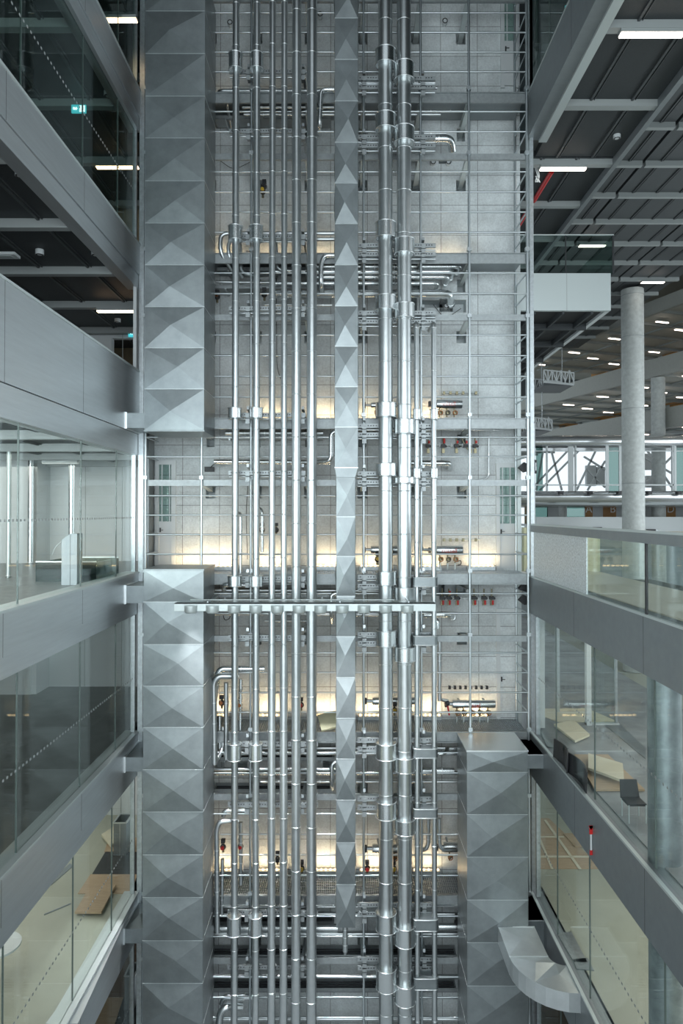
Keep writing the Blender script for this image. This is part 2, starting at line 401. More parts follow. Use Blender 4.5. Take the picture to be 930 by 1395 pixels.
# ---- right building: fascias and walkways
def rfascia(n, zt, zb, m_, y1=17.3):
    t = thing('trim_%d' % n, kind='structure')
    MB().box(XR, XR + .35, 2.0, y1, zb, zt).done('edge_panel', m_, t)
    MB().box(XR - .015, XR + .05, 2.0, y1, zt, zt + .04).done('edge_rail', M['lip'], t)
    MB().box(XR + .30, XR + .5, 2.0, y1, zb - .06, zb).done('soffit_trim', M['lip'], t)
    for y in (4.2, 7.4, 10.6, 13.8): MB().box(XR - .0015, XR + .001, y, y + .008, zb, zt).done('panel_joint', M['dark'], t)
    return norm(t)
rfascia(41, 10.52, 9.45, M['fascia_d'], 17.2)
rfascia(43, -1.60, -2.50, M['fascia_d'])
rfascia(44, -5.47, -6.50, M['fascia_d'])
rfascia(45, -9.42, -10.55, M['fascia_d'])
st(MB().box(XR + .35, 7.35, 2.0, 48, 9.75, 10.45), 'floor_right_2', M['floor_d'])
ceiling(11, XR + .5, 7.25, 2.0, 18.2, 9.40, 9.75, M['ceil'], M['ceilbeam'], [5.5, 8.1, 10.65, 13.2, 15.75], .95, .16)
ceiling(12, 4.75, 7.25, 18.25, 30, 9.40, 9.75, M['ceil'], M['ceilbeam'], [18.4, 20.9, 23.5, 26.1], .95, .16)
st(MB().box(7.25, 7.38, 2, 48, 9.36, 13.4), 'trim_46', M['fascia_d'])
ceiling(13, 7.38, 11.5, 2.0, 52, 13.36, 13.9, M['ceil_l'], M['ceilbeam'], [2.6 * k + .2 for k in range(1, 20)], 1.0, .2)
ceiling(14, 11.62, 15.8, 2.0, 52, 13.36, 13.9, M['ceil_l'], M['ceilbeam'], [2.6 * k + .2 for k in range(1, 20)], 1.0, .2)
ceiling(15, 15.92, 19.3, 2.0, 56, 13.36, 13.9, M['ceil_l'], M['ceilbeam'], [2.6 * k + .2 for k in range(1, 21)], 1.0, .2)
st(MB().box(7.38, 19.3, 2, 56, 13.9, 14.2), 'ceiling_16', M['dark'])
# walkway above the ceiling (top right) and its glass wall
glass_wall(8, XR + .1, 10.56, 14.0, 6.0, 17.1, [8.3, 10.9, 13.5, 15.6], None, M['glass_t'])
st(MB().box(XR, 7.35, 2.0, 48, 14.0, 14.4), 'ceiling_17', M['ceil_l'])
st(MB().box(4.75, 7.2, 20.2, 20.35, 10.5, 14), 'wall_right_1', M['fascia_d'])
# bridge level behind the shaft with projecting balcony
t = thing('trim_51', kind='structure')
yb = 18.9
MB().box(4.85, 7.42, yb, yb + .12, 5.62, 6.66).done('front_panel', M['lip'], t)
MB().box(7.30, 7.42, yb + .12, 34, 5.62, 6.66).done('side_panel', M['white'], t)
MB().box(XP(773, yb) - .006, XP(773, yb) + .006, yb - .002, yb + .01, 5.62, 6.66).done('panel_joint', M['ceilbeam'], t)
MB().box(4.85, 7.30, yb + .12, 34, 5.70, 6.0).done('slab', M['dark'], t)
norm(t)
b = thing('ceiling_52', kind='structure')
bb = MB()
for y in (20.5, 22.6, 24.9, 27.5): bb.box(4.9, 7.3, y, y + .12, 5.52, 5.7)
for x in (5.3, 6.1, 6.9): bb.box(x, x + .06, yb + .1, 34, 5.55, 5.7)
bb.done('soffit_channel', M['ceil'], b); norm(b)
g = thing('window_9', kind='structure')
xs = [4.85, XP(772, yb), XP(837, yb)]
for a, c in zip(xs[:-1], xs[1:]): MB().box(a + .006, c - .006, yb + .02, yb + .04, 6.66, 7.72).done('pane', M['glass_t'], g)
MB().box(xs[2] - .02, xs[2], yb + .04, 34, 6.66, 7.72).done('side_pane', M['glass_t'], g)
MB().box(xs[2] - .02, xs[2] + .02, yb, yb + .05, 6.66, 7.72).done('corner_post', M['dark'], g)
MB().box(xs[1] - .01, xs[1] + .01, yb, yb + .05, 6.66, 7.72).done('pane_joint', M['dark'], g)
MB().box(xs[0], xs[2] + .02, yb, yb + .05, 7.72, 7.75).done('top_rail', M['lip'], g); norm(g)

# guard of the walkway at camera level
t = thing('window_10', kind='structure')
MB().box(XR - .02, XR + .05, 2.0, 16.9, -.47, -.31).done('handrail', M['fascia_d'], t)
MB().box(XR - .03, XR + .02, 2.0, 16.9, -.31, -.27).done('rail_cap', M['lip'], t)
MB().box(XR + .02, XR + .045, 13.13, 16.75, -1.56, -.47).done('frosted_pane', M['frost'], t)
for a, c in ((10.53, 13.1), (7.9, 10.5), (5.3, 7.87), (2.6, 5.27)): MB().box(XR + .02, XR + .04, a, c, -1.56, -.47).done('pane', M['glass'], t)
MB().box(XR, XR + .03, 10.49, 10.54, -1.56, -.47).done('pane_post', M['dark'], t)
norm(t)
st(MB().box(XR + .35, 6.85, 2.0, 30, -1.9, -1.58), 'floor_right_5', M['floor_c'])
st(MB().box(4.85, 6.9, 18.4, 18.6, -1.58, -.4), 'wall_right_2', M['paper'])
t = thing('window_11', kind='structure')
MB().box(6.83, 6.85, 2, 40, -1.58, -.5).done('pane', M['glass'], t); MB().box(6.80, 6.88, 2, 40, -.5, -.42).done('handrail', M['fascia_d'], t); norm(t)
# level five and six, right
st(MB().box(XR + .3, 9.4, 2.0, 60, -6.2, -5.45), 'floor_right_6', M['floor_g'])
st(MB().box(XR + .3, 26, 2.0, 90, -9.9, -9.42), 'floor_right_7', M['floor_b'])
st(MB().box(XR + .3, 26, 2.0, 40, -13.8, -13.4), 'floor_right_8', M['ply_d'])
glass_wall(12, XR + .12, -5.43, -2.56, 3.0, 16.8, [10.48, 13.0, 15.35], -4.05, M['glass'])
glass_wall(13, XR + .12, -9.38, -6.56, 3.0, 16.8, [7.6, 10.2, 13.3, 15.3], -8.05, M['glass'])
glass_wall(14, XR + .12, -13.36, -10.6, 3.0, 16.8, [10.5, 13.1, 15.1], None, M['glass'])
ceiling(18, XR + .5, 9.0, 2, 20, -2.5, -1.95, M['ceil_l'], M['ceilbeam'], [5.5, 8.1, 10.7, 13.3, 15.9, 18.5])
ceiling(19, XR + .5, 9.0, 2, 20, -6.5, -6.25, M['ceil_l'], M['ceilbeam'], [5.5, 8.1, 10.7, 13.3, 15.9, 18.5])
# inner glass frame of level five and post at the shaft corner
t = thing('window_15', kind='structure')
xa = XP(797, 17.6); xb = XP(803, 17.6)
MB().box(xa, xa + .12, 17.55, 17.7, -5.45, -2.3).done('frame_post', M['white'], t)
MB().box(xa, xa + .85, 17.58, 17.7, -5.5, -5.41).done('sill', M['white'], t)
MB().box(xa + .75, xa + .81, 17.6, 17.66, -5.41, -2.3).done('frame_post', M['steel'], t)
MB().box(xa - .45, xa - .36, 18.6, 18.7, -5.4, -2.3).done('frame_post', M['steel'], t)
MB().box(xa + .12, xa + .75, 17.6, 17.63, -5.41, -2.3).done('pane', M['glass'], t); norm(t)
st(MB().box(XP(727, 17.2), XP(741, 17.2), 17.2, 17.45, -5.4, -2.45), 'wall_pier_1', M['white'])
st(MB().box(XP(722.5, 17.1), XP(727.5, 17.1), 17.08, 17.25, -16, 16), 'trim_55', M['steel'])
st(MB().box(XP(722, 17.5), XP(729, 17.5), 17.5, 17.7, -1.5, 2.3), 'trim_56', M['white'])

# unseen walls behind the camera and shaft roof added to dim daylight; hall ceiling
st(MB().box(-17.2, 30, -4.6, -4.3, 8.2, 16.6), 'wall_unseen_front_1', M['ceilbeam'])
st(MB().box(-17.2, 30, -4.6, -4.3, -16, -3.9), 'wall_unseen_front_2', M['front'])
st(MB().box(19.3, 60, 20, 90, 17.6, 17.9), 'ceiling_21', M['ceil_t'])
st(MB().box(-17.2, 19.3, -4.6, 56, 16.6, 16.9), 'ceiling_20', M['ceil_l'])
# doors in the shaft wall
def door(n, pa, pb, top, bot, glazed):
    x0, x1, z1, z0 = XP(pa, YW), XP(pb, YW), ZP(top, YW), ZP(bot, YW)
    d = thing('door_%d' % n, kind='structure')
    MB().box(x0, x0 + .1, YW - .06, YW + .02, z0, z1).box(x1 - .12, x1, YW - .06, YW + .02, z0, z1).box(x0 + .1, x1 - .12, YW - .06, YW + .02, z1 - .12, z1).done('frame', M['white'], d)
    if glazed:
        zm = z0 + (z1 - z0) * .44
        MB().box(x0 + .1, x1 - .12, YW - .03, YW - .005, z0 + .08, zm).done('leaf', M['white'], d)
        MB().box(x0 + .1, x1 - .12, YW - .03, YW - .005, zm, z1 - .12).done('pane', M['glass_t'], d)
        MB().box(x0 + .16, x0 + .19, YW - .04, YW - .01, zm, z1 - .12).box(x0 + .36, x0 + .39, YW - .04, YW - .01, zm, z1 - .12).done('glazing_bar', M['white'], d)
    else: MB().box(x0 + .1, x1 - .12, YW - .03, YW - .005, z0, z1 - .12).done('leaf', M['conc'], d)
    zz = z0 + 1.05
    MB().box(x0 + .12, x0 + .15, YW - .06, YW - .03, zz - .06, zz + .06).beam((x0 + .13, YW - .08, zz), (x0 + .22, YW - .08, zz), .015, .015).done('handle', M['dark'], d)
    norm(d)
door(1, 675, 707, 631, 778, True); door(2, 675, 707, 829, 979, False); door(3, 212, 240, 627, 776, True); door(4, 683, 707, -25, 121, True)
st(MB().box(XP(704, 18.0), XP(709, 18.0), 17.95, 18.12, -16, 6.0), 'trim_57', M['lip'])

# ================================================================ the great hall on the right
DIR = Vector((-.32, .947, 0)); NRM = Vector((.947, .32, 0))
def along(p, t, n=0.0, z=0.0): q = Vector((p[0], p[1], 0)) + DIR * t + NRM * n; q.z = z; return q
TERR = [(30.0, 14.8, 13.85, 61), (30.0, 10.7, 9.45, 62), (30.0, 7.3, 5.9, 63)]
p0 = Vector((22.35 + .32 * 22, 45 - .947 * 22, 0))
for k, (L_, zt, zb, n_) in enumerate(TERR):
    s = [p0, p0, p0 + NRM * .8][k]; Lr = 66 if k else 44
    MB_ = MB(); a = along(s, 0); c = along(s, Lr); a2 = along(s, 0, .3); c2 = along(s, Lr, .3)
    st(MB_.prism([(a.x, a.y), (a2.x, a2.y), (c2.x, c2.y), (c.x, c.y)], zb, zt), 'trim_%d' % n_, M['terr'])
    DP = 14 if k < 2 else 5.5; c3 = along(s, Lr, DP); a3 = along(s, 0, DP)
    t = thing('ceiling_%d' % n_, kind='structure')
    MB().prism([(a2.x, a2.y), (a3.x, a3.y), (c3.x, c3.y), (c2.x, c2.y)], zb + .25, zb + .5).done('ceiling_panel', M['ceil_t'], t)
    bb = MB(); q = 1.0
    while q < Lr:
        u, v = along(s, q, .3, zb + .15), along(s, q, DP, zb + .15); bb.beam(u, v, .14, .2); q += 2.9
    for nn in ((4, 8, 12) if k < 2 else (2.5,)): bb.beam(along(s, 0, nn, zb + .2), along(s, Lr, nn, zb + .2), .08, .12)
    bb.done('cross_channel', M['ceilbeam'], t); norm(t)
    # rear wall of each terrace, timber between white doors
    t = thing('wall_terrace_%d' % (k + 1), kind='structure'); zl = zt - (1.1 if k < 2 else 0); q = 0
    zc = zt + 3.2
    while q < Lr:
        wd = 3.2; u, v = along(s, q, 11), along(s, q + wd, 11)
        m_ = M['orange'] if int(q / 3.2) % 2 else M['white']
        u2, v2 = along(s, q, 11.2), along(s, q + wd, 11.2)
        MB().prism([(u.x, u.y), (u2.x, u2.y), (v2.x, v2.y), (v.x, v.y)], zl, min(zc, 13.3 if k else 18)).done('panel', m_, t); q += wd
    norm(t)
st(MB().box(-5, 60, 90, 91, 10.2, 30), 'wall_hall_end', M['ceil_l'])
# level below: far parapet and door row
st(MB().box(13.0, 34, 46.0, 46.3, -1.25, -.28), 'trim_71', M['white'])
st(MB().box(-2, 70, 62, 62.3, -9.4, -1.3), 'wall_hall_lower', M['fascia_d'])
st(MB().box(13.0, 34, 46.3, 60, -1.6, -1.25), 'floor_hall_5', M['floor_c'])
t = thing('wall_hall_rear', kind='structure')
yy = 50.0
for (pa, pb, mk) in [(715, 727, 'tan'), (727, 746, 'glass_far'), (746, 772, 'white'), (772, 797, 'glass_far'), (797, 807, 'orange'), (807, 821, 'white'), (821, 839, 'orange'), (839, 866, 'white'), (866, 888, 'white'),
                     (888, 907, 'white'), (907, 920, 'orange'), (920, 950, 'white')]:
    MB().box(XP(pa, yy), XP(pb, yy), yy, yy + .2, -1.3, .9).done('panel', M[mk], t)
norm(t)
st(MB().box(10, 34, 44.6, 60, .55, .75), 'ceiling_72', M['ceil_l'])
# curved glazed bridge: polished skins above and below, glass between them
def arcpts(r0, n=28):
    out = []
    for i in range(n + 1):
        x = 8 + 24 * i / n; u = (x - 19) / 12
        out.append((x, 43.6 + .9 * u * u + r0))
    return out
t = thing('trim_73', kind='structure')
def skin(profile, name):
    b = MB(); n = 29; m = len(profile)
    for (dy, z) in profile: b.v += [Vector((x, y, z)) for x, y in arcpts(dy)]
    for j in range(m - 1):
        for i in range(n - 1):
            b.f.append([j * n + i, j * n + i + 1, (j + 1) * n + i + 1, (j + 1) * n + i]); b.sm.append(True)
    return b.done(name, M['chrome'], t)
skin([(2.5, 5.15), (1.2, 5.1), (.3, 4.9), (.0, 4.65), (.1, 4.4), (.4, 4.25), (2.5, 4.2), (2.5, 5.15)], 'upper_skin')
skin([(2.5, 1.45), (.4, 1.4), (.0, 1.2), (-.1, .95), (.3, .7), (1.2, .45), (2.5, .35), (2.5, 1.45)], 'lower_skin')
norm(t)
t = thing('window_16', kind='structure')
for (pa, pb, mk) in [(730, 739, 'glass_far'), (774, 781, 'white'), (825, 829, 'white'), (829, 843, 'glass_far'), (843, 847, 'white'), (918, 921, 'white'), (921, 940, 'glass_far')]:
    MB().box(XP(pa, 44), XP(pb, 44), 43.95, 44.05, 1.4, 4.3).done('pane', M[mk], t)
for px in (722, 744, 783, 848, 874, 915): MB().box(XP(px, 44), XP(px, 44) + .08, 43.9, 44.1, 1.4, 4.3).done('mullion', M['white'], t)
MB().box(9, 30, 43.9, 44.0, 1.75, 1.83).box(9, 30, 43.9, 44.0, 3.95, 4.0).done('transom', M['white'], t)
norm(t)
t = thing('trim_74', kind='structure')   # structure outside the glass
b = MB()
for px in (735, 760, 797, 806, 820, 876, 888, 897, 906): b.beam((XP(px, 50), 50, .5), (XP(px, 50), 50, 6), .2, .2)
for (a, c) in (((722, 668), (775, 612)), ((735, 668), (790, 612)), ((795, 622), (824, 640)), ((800, 668), (824, 628)), ((800, 640), (824, 664)), ((868, 668), (915, 622)), ((876, 622), (915, 645)), ((880, 612), (915, 664)), ((750, 612), (765, 668)), ((785, 668), (812, 612)), ((740, 612), (730, 668))):
    b.beam(P(a[0], a[1], 50.5), P(c[0], c[1], 50.5), .13, .13, (0, 1, 0))
b.done('outside_brace', M['white'], t); b2 = MB()
for (pa, pb, ya, ybm) in ((799, 812, 634, 662), (813, 824, 636, 660), (877, 892, 618, 640), (893, 906, 618, 636), (880, 906, 648, 664)): 
    u, v = P(pa, ya, 53), P(pb, ybm, 53); b2.box(u.x, v.x, 53, 53.4, v.z, u.z)
b2.done('outside_facade', M['white'], t); norm(t)

# columns
def column(name, x, y, r, z0, z1, m_, label, joints=()):
    t = thing(name, label, 'column')
    MB().tube([(x, y, z0), (x, y, z1)], r, 40).done('shaft', m_, t)
    for z in joints: MB().torus((x, y, z), r, .012, n=40).done('cast_joint', M['fascia_d'], t)
    return norm(t)
column('concrete_column', XP(862.5, 40.8), 40.8, .64, -9.4, 13.36, M['colm'], 'tall thick concrete column rising in the hall to the grey ceiling', (1.75, 6.2, 10.5, 13.0))
column('concrete_column', XP(897, 47.5), 47.5, .46, -9.4, 9.4, M['colm'], 'thinner concrete column standing behind the tall thick one, seen to its right', (5.0,))
column('concrete_column', XP(765.5, 49), 49, .25, -1.25, .5, M['colm'], 'small far column in front of the glazed rooms under the curved bridge')
column('steel_cased_column', XP(903, 10.8), 10.8, .25, -13.4, -2.5, M['colsteel'], 'mottled steel cased column behind the glass at the right edge', ())
# ================================================================ ducts
def faceted(b, x0, x1, y, z0, z1, h, jx=0, jz=0):
    c = ((x0 + x1) / 2 + jx, y - h, (z0 + z1) / 2 + jz)
    b.add([(x0, y, z0), (x1, y, z0), (x1, y, z1), (x0, y, z1), c], [(0, 1, 4), (1, 2, 4), (2, 3, 4), (3, 0, 4)])
def duct(name, label, x0, x1, y0, y1, zs, h=.045, side=1, group=None, flange=.008, capz=True):
    """zs: joint heights top to bottom; every piece is cross creased on its faces"""
    t = thing(name, label, 'duct', group)
    for i, (zt, zb) in enumerate(zip(zs[:-1], zs[1:])):
        b = MB(); r = random.Random(i * 7 + int(abs(x0) * 10))
        hh = h * r.uniform(.75, 1.25); g = .004
        faceted(b, x0, x1, y0, zb + g, zt - g, hh, r.uniform(-.1, .1) * (x1 - x0), r.uniform(-.05, .05))
        for (xx, s) in ((x0, -1), (x1, 1)):
            c = (xx + s * hh * .5, (y0 + y1) / 2, (zt + zb) / 2)
            vs = [(xx, y0, zb + g), (xx, y1, zb + g), (xx, y1, zt - g), (xx, y0, zt - g), c]
            fs = [(0, 1, 4), (1, 2, 4), (2, 3, 4), (3, 0, 4)]
            b.add(vs, [f[::-1] for f in fs] if s > 0 else fs)
        b.add([(x0, y1, zb + g), (x0, y1, zt - g), (x1, y1, zt - g), (x1, y1, zb + g)], [(0, 1, 2, 3)])
        b.add([(x0, y0, zb + g), (x1, y0, zb + g), (x1, y1, zb + g), (x0, y1, zb + g)], [(0, 1, 2, 3)])
        b.add([(x0, y0, zt - g), (x1, y0, zt - g), (x1, y1, zt - g), (x0, y1, zt - g)], [(3, 2, 1, 0)])
        b.done('duct_section', M['duct'], t)
    for z in zs[1:-1]:
        MB().box(x0 - flange, x1 + flange, y0 - flange, y1 + flange, z - .004, z + .004).done('joint_flange', M['ductb'], t)
    return t
YD0, YD1 = 15.67, 17.0
x0, x1 = XP(196.2, YD0), XP(277.4, YD0)
zs = [ZP(y, YD0) for y in (-42, 15, 73, 131, 188, 246.5, 304, 361, 418, 474, 530, 586)]
d = duct('ventilation_duct', 'large galvanised ventilation duct with cross-creased panels hanging at upper left of the shaft', x0, x1, YD0, YD1, zs)
b = MB(); b.box(x0 - .015, x1 + .015, YD0 - .015, YD1 + .015, zs[-1] - .03, zs[-1]); b.done('end_cap', M['duct'], d); norm(d)
zs = [ZP(y, YD0) for y in (777, 820, 878, 934.5, 991, 1048.5, 1106, 1164.5, 1222.5, 1281.5, 1339.5, 1398, 1457)]
d = duct('ventilation_duct', 'large galvanised ventilation duct rising from below at lower left of the shaft', x0, x1, YD0, YD1, zs)
MB().box(x0 - .015, x1 + .015, YD0 - .015, YD1 + .015, zs[0], zs[0] + .03).done('end_cap', M['duct'], d); norm(d)
xr0, xr1 = XP(635, YD0), XP(717.5, YD0)
zs = [ZP(y, YD0) for y in (1024, 1052, 1109.5, 1167.5, 1226, 1284, 1343, 1402, 1461)]
d = duct('ventilation_duct', 'large galvanised ventilation duct with flat pale top at lower right of the shaft', xr0, xr1, YD0, YD1, zs)
MB().box(xr0 - .015, xr1 + .015, YD0 - .015, YD1 + .015, zs[0], zs[0] + .03).done('end_cap', M['seam'], d)
norm(d)
# curved branch
t = thing('duct_elbow', 'curved rectangular duct branch turning from the lower right duct into the fascia', 'duct')
zt, zb, cx_, cy_ = -9.42, -9.80, 4.64, 14.62
ro, ri = 1.13, .30
pts_o = [(cx_ - ro, YD0 - .02)] + [(cx_ - ro * math.cos(a), cy_ - ro * math.sin(a)) for a in [R(90) * k / 8 for k in range(9)]]
pts_i = [(cx_ - ri, YD0 - .02)] + [(cx_ - ri * math.cos(a), cy_ - ri * math.sin(a)) for a in [R(90) * k / 8 for k in range(9)]]
n = len(pts_o)
b = MB(); top = []
vs = [(p[0], p[1], zt) for p in pts_o] + [(p[0], p[1], zt) for p in pts_i] + [(p[0], p[1], zb) for p in pts_o] + [(p[0], p[1], zb) for p in pts_i]
fs = []
for i in range(n - 1):
    fs += [(2 * n + i, 2 * n + i + 1, i + 1, i), (n + i, n + i + 1, 3 * n + i + 1, 3 * n + i), (3 * n + i, 3 * n + i + 1, 2 * n + i + 1, 2 * n + i)]
b.add(vs, fs)
for (a, c) in ((0, 1), (1, 5), (5, 9)):     # creased top plates
    ring = [pts_o[i] for i in range(a, c + 1)] + [pts_i[i] for i in range(c, a - 1, -1)]
    mx_ = sum(p[0] for p in ring) / len(ring); my_ = sum(p[1] for p in ring) / len(ring)
    m0 = len(ring); b.add([(p[0], p[1], zt) for p in ring] + [(mx_, my_, zt + .05)], [(k, (k + 1) % m0, m0) for k in range(m0)])
b.done('curved_casing', M['ductb'], t)
for i in (0, 1, 9):
    o_, i_ = pts_o[i], pts_i[i]
    MB().beam((o_[0], o_[1], (zt + zb) / 2), (i_[0], i_[1], (zt + zb) / 2), .02, .40).done('joint_flange', M['seam'], t)
norm(t)
# narrow middle duct: two lengths meeting at a kink
YM = 15.95
xm0, xm1 = XP(456, YM), XP(487.3, YM)
zs = [ZP(y, YM) for y in (-32, 24.5, 81, 137.5, 194, 249.5, 305, 361, 417, 472, 527, 582, 637)]
norm(duct('narrow_duct', 'narrow faceted duct running down the middle above the kink', xm0, xm1, YM, YM + .4, zs, .055))
t = thing('duct_reducer', 'short tapered duct piece joining the two middle ducts', 'duct')
za, zb_ = ZP(637, YM), ZP(650, YM); xa, xb_ = XP(458, YM), XP(483.6, YM)
MB().add([(xm0, YM, za), (xm1, YM, za), (xb_, YM, zb_), (xa, YM, zb_), (xm0, YM + .4, za), (xm1, YM + .4, za), (xb_, YM + .4, zb_), (xa, YM + .4, zb_)],
         [(0, 1, 2, 3)[::-1], (4, 5, 6, 7), (0, 4, 7, 3), (1, 2, 6, 5), (0, 1, 5, 4), (3, 7, 6, 2)]).done('tapered_casing', M['duct'], t)
MB().box(xm0 - .01, xm1 + .01, YM - .012, YM + .41, za - .006, za + .006).done('joint_flange', M['seam'], t); norm(t)
zs = [ZP(y, YM) for y in (650, 704, 758, 812, 867, 923, 978.5, 1034, 1090, 1148, 1205, 1264)]
d = duct('narrow_duct', 'narrow faceted duct below the kink ending above a short drain pipe', xa, xb_, YM, YM + .4, zs, .055); norm(d)
t = thing('drain_pipe', 'short pointed metal spigot hanging under the narrow middle duct', 'pipe')
xx = XP(470, YM, 1290); z1_, z2_ = ZP(1264, YM), ZP(1303, YM)
MB().tube([(xx, YM + .2, z1_), (xx, YM + .2, z2_)], .06, 16).done('pipe_body', M['pipe'], t)
MB().tube([(xx, YM + .2, z2_), (xx, YM + .2, z2_ - .12)], [.06, .01], 16).done('pointed_tip', M['pipe2'], t)
for k in range(3): MB().torus((xx, YM + .2, z1_ - .15 - .18 * k), .06, .007).done('joint_ring', M['seam'], t)
norm(t)

# stub ducts between storeys and ducts
for i, (z0_, z1_, word) in enumerate([(1.98, 2.33, 'beside the end of the upper left duct'), (-2.10, -1.70, 'beside the top of the lower left duct'),
                                      (-6.0, -5.67, 'at the second storey edge below eye level'), (-9.95, -9.62, 'at the lowest visible storey edge')]):
    t = thing('branch_duct', 'short box duct %s' % word, 'duct', 'short box ducts on the left storeys')
    b = MB(); b.box(-5.08, XP(197, 15.9), 15.9, 17.0, z0_, z1_)
    xa_, xb2 = -5.08, XP(197, 15.9)
    b.add([(xa_, 15.9, z1_), (xb2, 15.9, z1_), (xb2, 17, z1_), (xa_, 17, z1_), ((xa_ + xb2) / 2, 16.4, z1_ + .04)], [(0, 1, 4), (1, 2, 4), (2, 3, 4), (3, 0, 4)])
    b.done('casing', M['duct'], t)
    MB().box(-5.08, -5.05, 15.88, 17.0, z0_ - .02, z1_ + .02).done('collar', M['seam'], t); norm(t)
for (z0_, z1_, word) in [(-5.95, -5.62, 'beside the pale top of the lower right duct'), (-10.1, -9.45, 'above the curved branch')]:
    t = thing('branch_duct', 'short box duct on the right %s' % word, 'duct', 'short box ducts on the right storeys')
    MB().box(xr1 + .02, XR + .1, 15.95, 17.0, z0_, z1_).done('casing', M['duct'], t)
    MB().box(xr1 + .02, XR + .1, 15.94, 17.01, z1_ - .02, z1_).done('top_flange', M['seam'], t); norm(t)

# ================================================================ vertical pipes
YP = 16.5
ORD = ['leftmost', 'second', 'third', 'fourth', 'fifth', 'sixth']
def vpipe(label, px, r, py0, py1, ringy0, sleeves=(), sr=None, sh=.24, Y=YP, name='riser_pipe', pitch=1.04, wide=None, group='clad riser pipes', bend_top=None):
    t = thing(name, label, 'pipe', group); x = XP(px, Y)
    zt, zb = ZP(py0, Y), ZP(py1, Y)
    if wide:
        zw, rw = ZP(wide[0], Y), wide[1]
        MB().tube([(x, Y, zt), (x, Y, zw + .1), (x, Y, zw - .12), (x, Y, zb)], [r, r, rw, rw], 28).done('pipe_body', M['pipe'], t)
    elif bend_top:
        MB().path([(x, Y + bend_top, zt), (x, Y, zt), (x, Y, zb)], r, .14, 22).done('pipe_body', M['pipe'], t)
    else: MB().tube([(x, Y, zt), (x, Y, zb)], r, 28).done('pipe_body', M['pipe'], t)
    z = ZP(ringy0, Y)
    while z > zt - .15: z -= pitch
    while z < zt - pitch - .1: z += pitch
    while z > zb:
        rr = r if not wide or z > ZP(wide[0], Y) else wide[1]
        MB().tube([(x, Y, z - .012), (x, Y, z - .008), (x, Y, z + .008), (x, Y, z + .012)], [rr, rr + .009, rr + .009, rr], 28).done('joint_ring', M['seam'], t); z -= pitch
    for (ya, yb2) in sleeves:
        za, zb2 = ZP(ya, Y - (sr or 0)), ZP(yb2, Y - (sr or 0))
        yo = Y - sr * .28; s = MB().tube([(x, yo, za), (x, yo, zb2)], sr * 1.04, 30).done('sleeve', M['pipe2'], t)
        for z_ in (za, zb2): MB().torus((x, yo, z_), sr * 1.04, .012, n=30).done('sleeve_edge', M['seam'], s)
    return norm(t)
s12 = [(70, 91), (306, 325), (555, 569), (785, 799), (1015, 1037), (1251, 1276)]
vpipe('thin clad riser pipe with bulging sleeves, leftmost in the shaft', 320.2, .081, -40, 1440, 121, s12, .16)
vpipe('thin clad riser pipe with bulging sleeves, between the leftmost pipe and the slim pair', 348.8, .084, -40, 1440, 121, s12, .16)
vpipe('slim riser pipe, left one of the close pair', 370.3, .078, -40, 1440, 119, wide=(886, .096))
vpipe('slim riser pipe, right one of the close pair', 386.6, .074, -40, 1440, 119, wide=(886, .096))
vpipe('medium riser pipe between the slim pair and the thickest of the six left pipes', 403.4, .112, -40, 1440, 131)
vpipe('wider riser pipe, just left of the narrow faceted duct', 424.4, .122, -40, 1440, 131)
s7 = [(63, 83), (152, 172), (300, 321), (401, 420), (548, 567), (631, 648), (779, 797), (860, 881), (1015, 1036), (1095, 1117), (1248, 1272), (1324, 1352)]
s8 = [(82, 104), (170, 190), (323, 343), (412, 431), (571, 590), (650, 658), (801, 818), (883, 902), (1034, 1053), (1119, 1138), (1266, 1291), (1345, 1371)]
vpipe('thick riser pipe with wide sleeves, left one of the big pair', 525.2, .172, -40, 1440, 30, s7, .235)
vpipe('thick riser pipe with wide sleeves, right one of the big pair', 550.6, .172, -40, 1440, 30, s8, .235)
sm_ = [(557, 571), (638, 651)]
vpipe('thin riser starting at mid height, left one of the right hand pair', 567.6, .062, 440, 1440, 505, sm_, .09, bend_top=.7)
vpipe('thin riser starting at mid height, right one of the right hand pair', 590.8, .062, 440, 1440, 505, sm_, .09, bend_top=.7)
vpipe('thin pipe standing close behind the left thin riser', 573.8, .03, 478, 744, 500, Y=17.3, pitch=2.0, group='thin back pipes')
vpipe('thin back pipe standing right of the thin riser pair at eye level and below', 598.0, .045, 868, 955, 900, Y=17.2, pitch=2.0, group='thin back pipes')
# boxed clamps round the right hand pair
for (ya, yb2, w_) in [(787, 799, 'just above the light bar'), (867, 879, 'just below the light bar'), (1021, 1033, 'beside the pale duct top'), (1103, 1115, 'below the pale duct top'), (1254, 1269, 'second from the bottom'), (1334, 1349, 'lowest of all')]:
    Yf = YP - .14; t = thing('pipe_clamp_box', 'boxed metal clamp round the thin riser pair, %s' % w_, 'clamp', 'boxed clamps on the thin pair')
    xa, xb2 = XP(562.5, Yf), XP(596, Yf); za, zb2 = ZP(ya, Yf), ZP(yb2, Yf); yb3 = YP + .22
    r_ = .07; pts = []
    for (cxx, cyy, a0) in ((xb2 - r_, yb3 - r_, 0), (xa + r_, yb3 - r_, 90), (xa + r_, Yf + r_, 180), (xb2 - r_, Yf + r_, 270)):
        for k in range(5): a = R(a0 + 22.5 * k); pts.append((cxx + r_ * math.cos(a), cyy + r_ * math.sin(a)))
    MB().prism(pts, zb2, za).done('box_casing', M['duct'], t)
    for z in (za, zb2): MB().tube([(p[0], p[1], z) for p in pts + [pts[0]]], .011, 6).done('rolled_edge', M['seam'], t)
    norm(t)

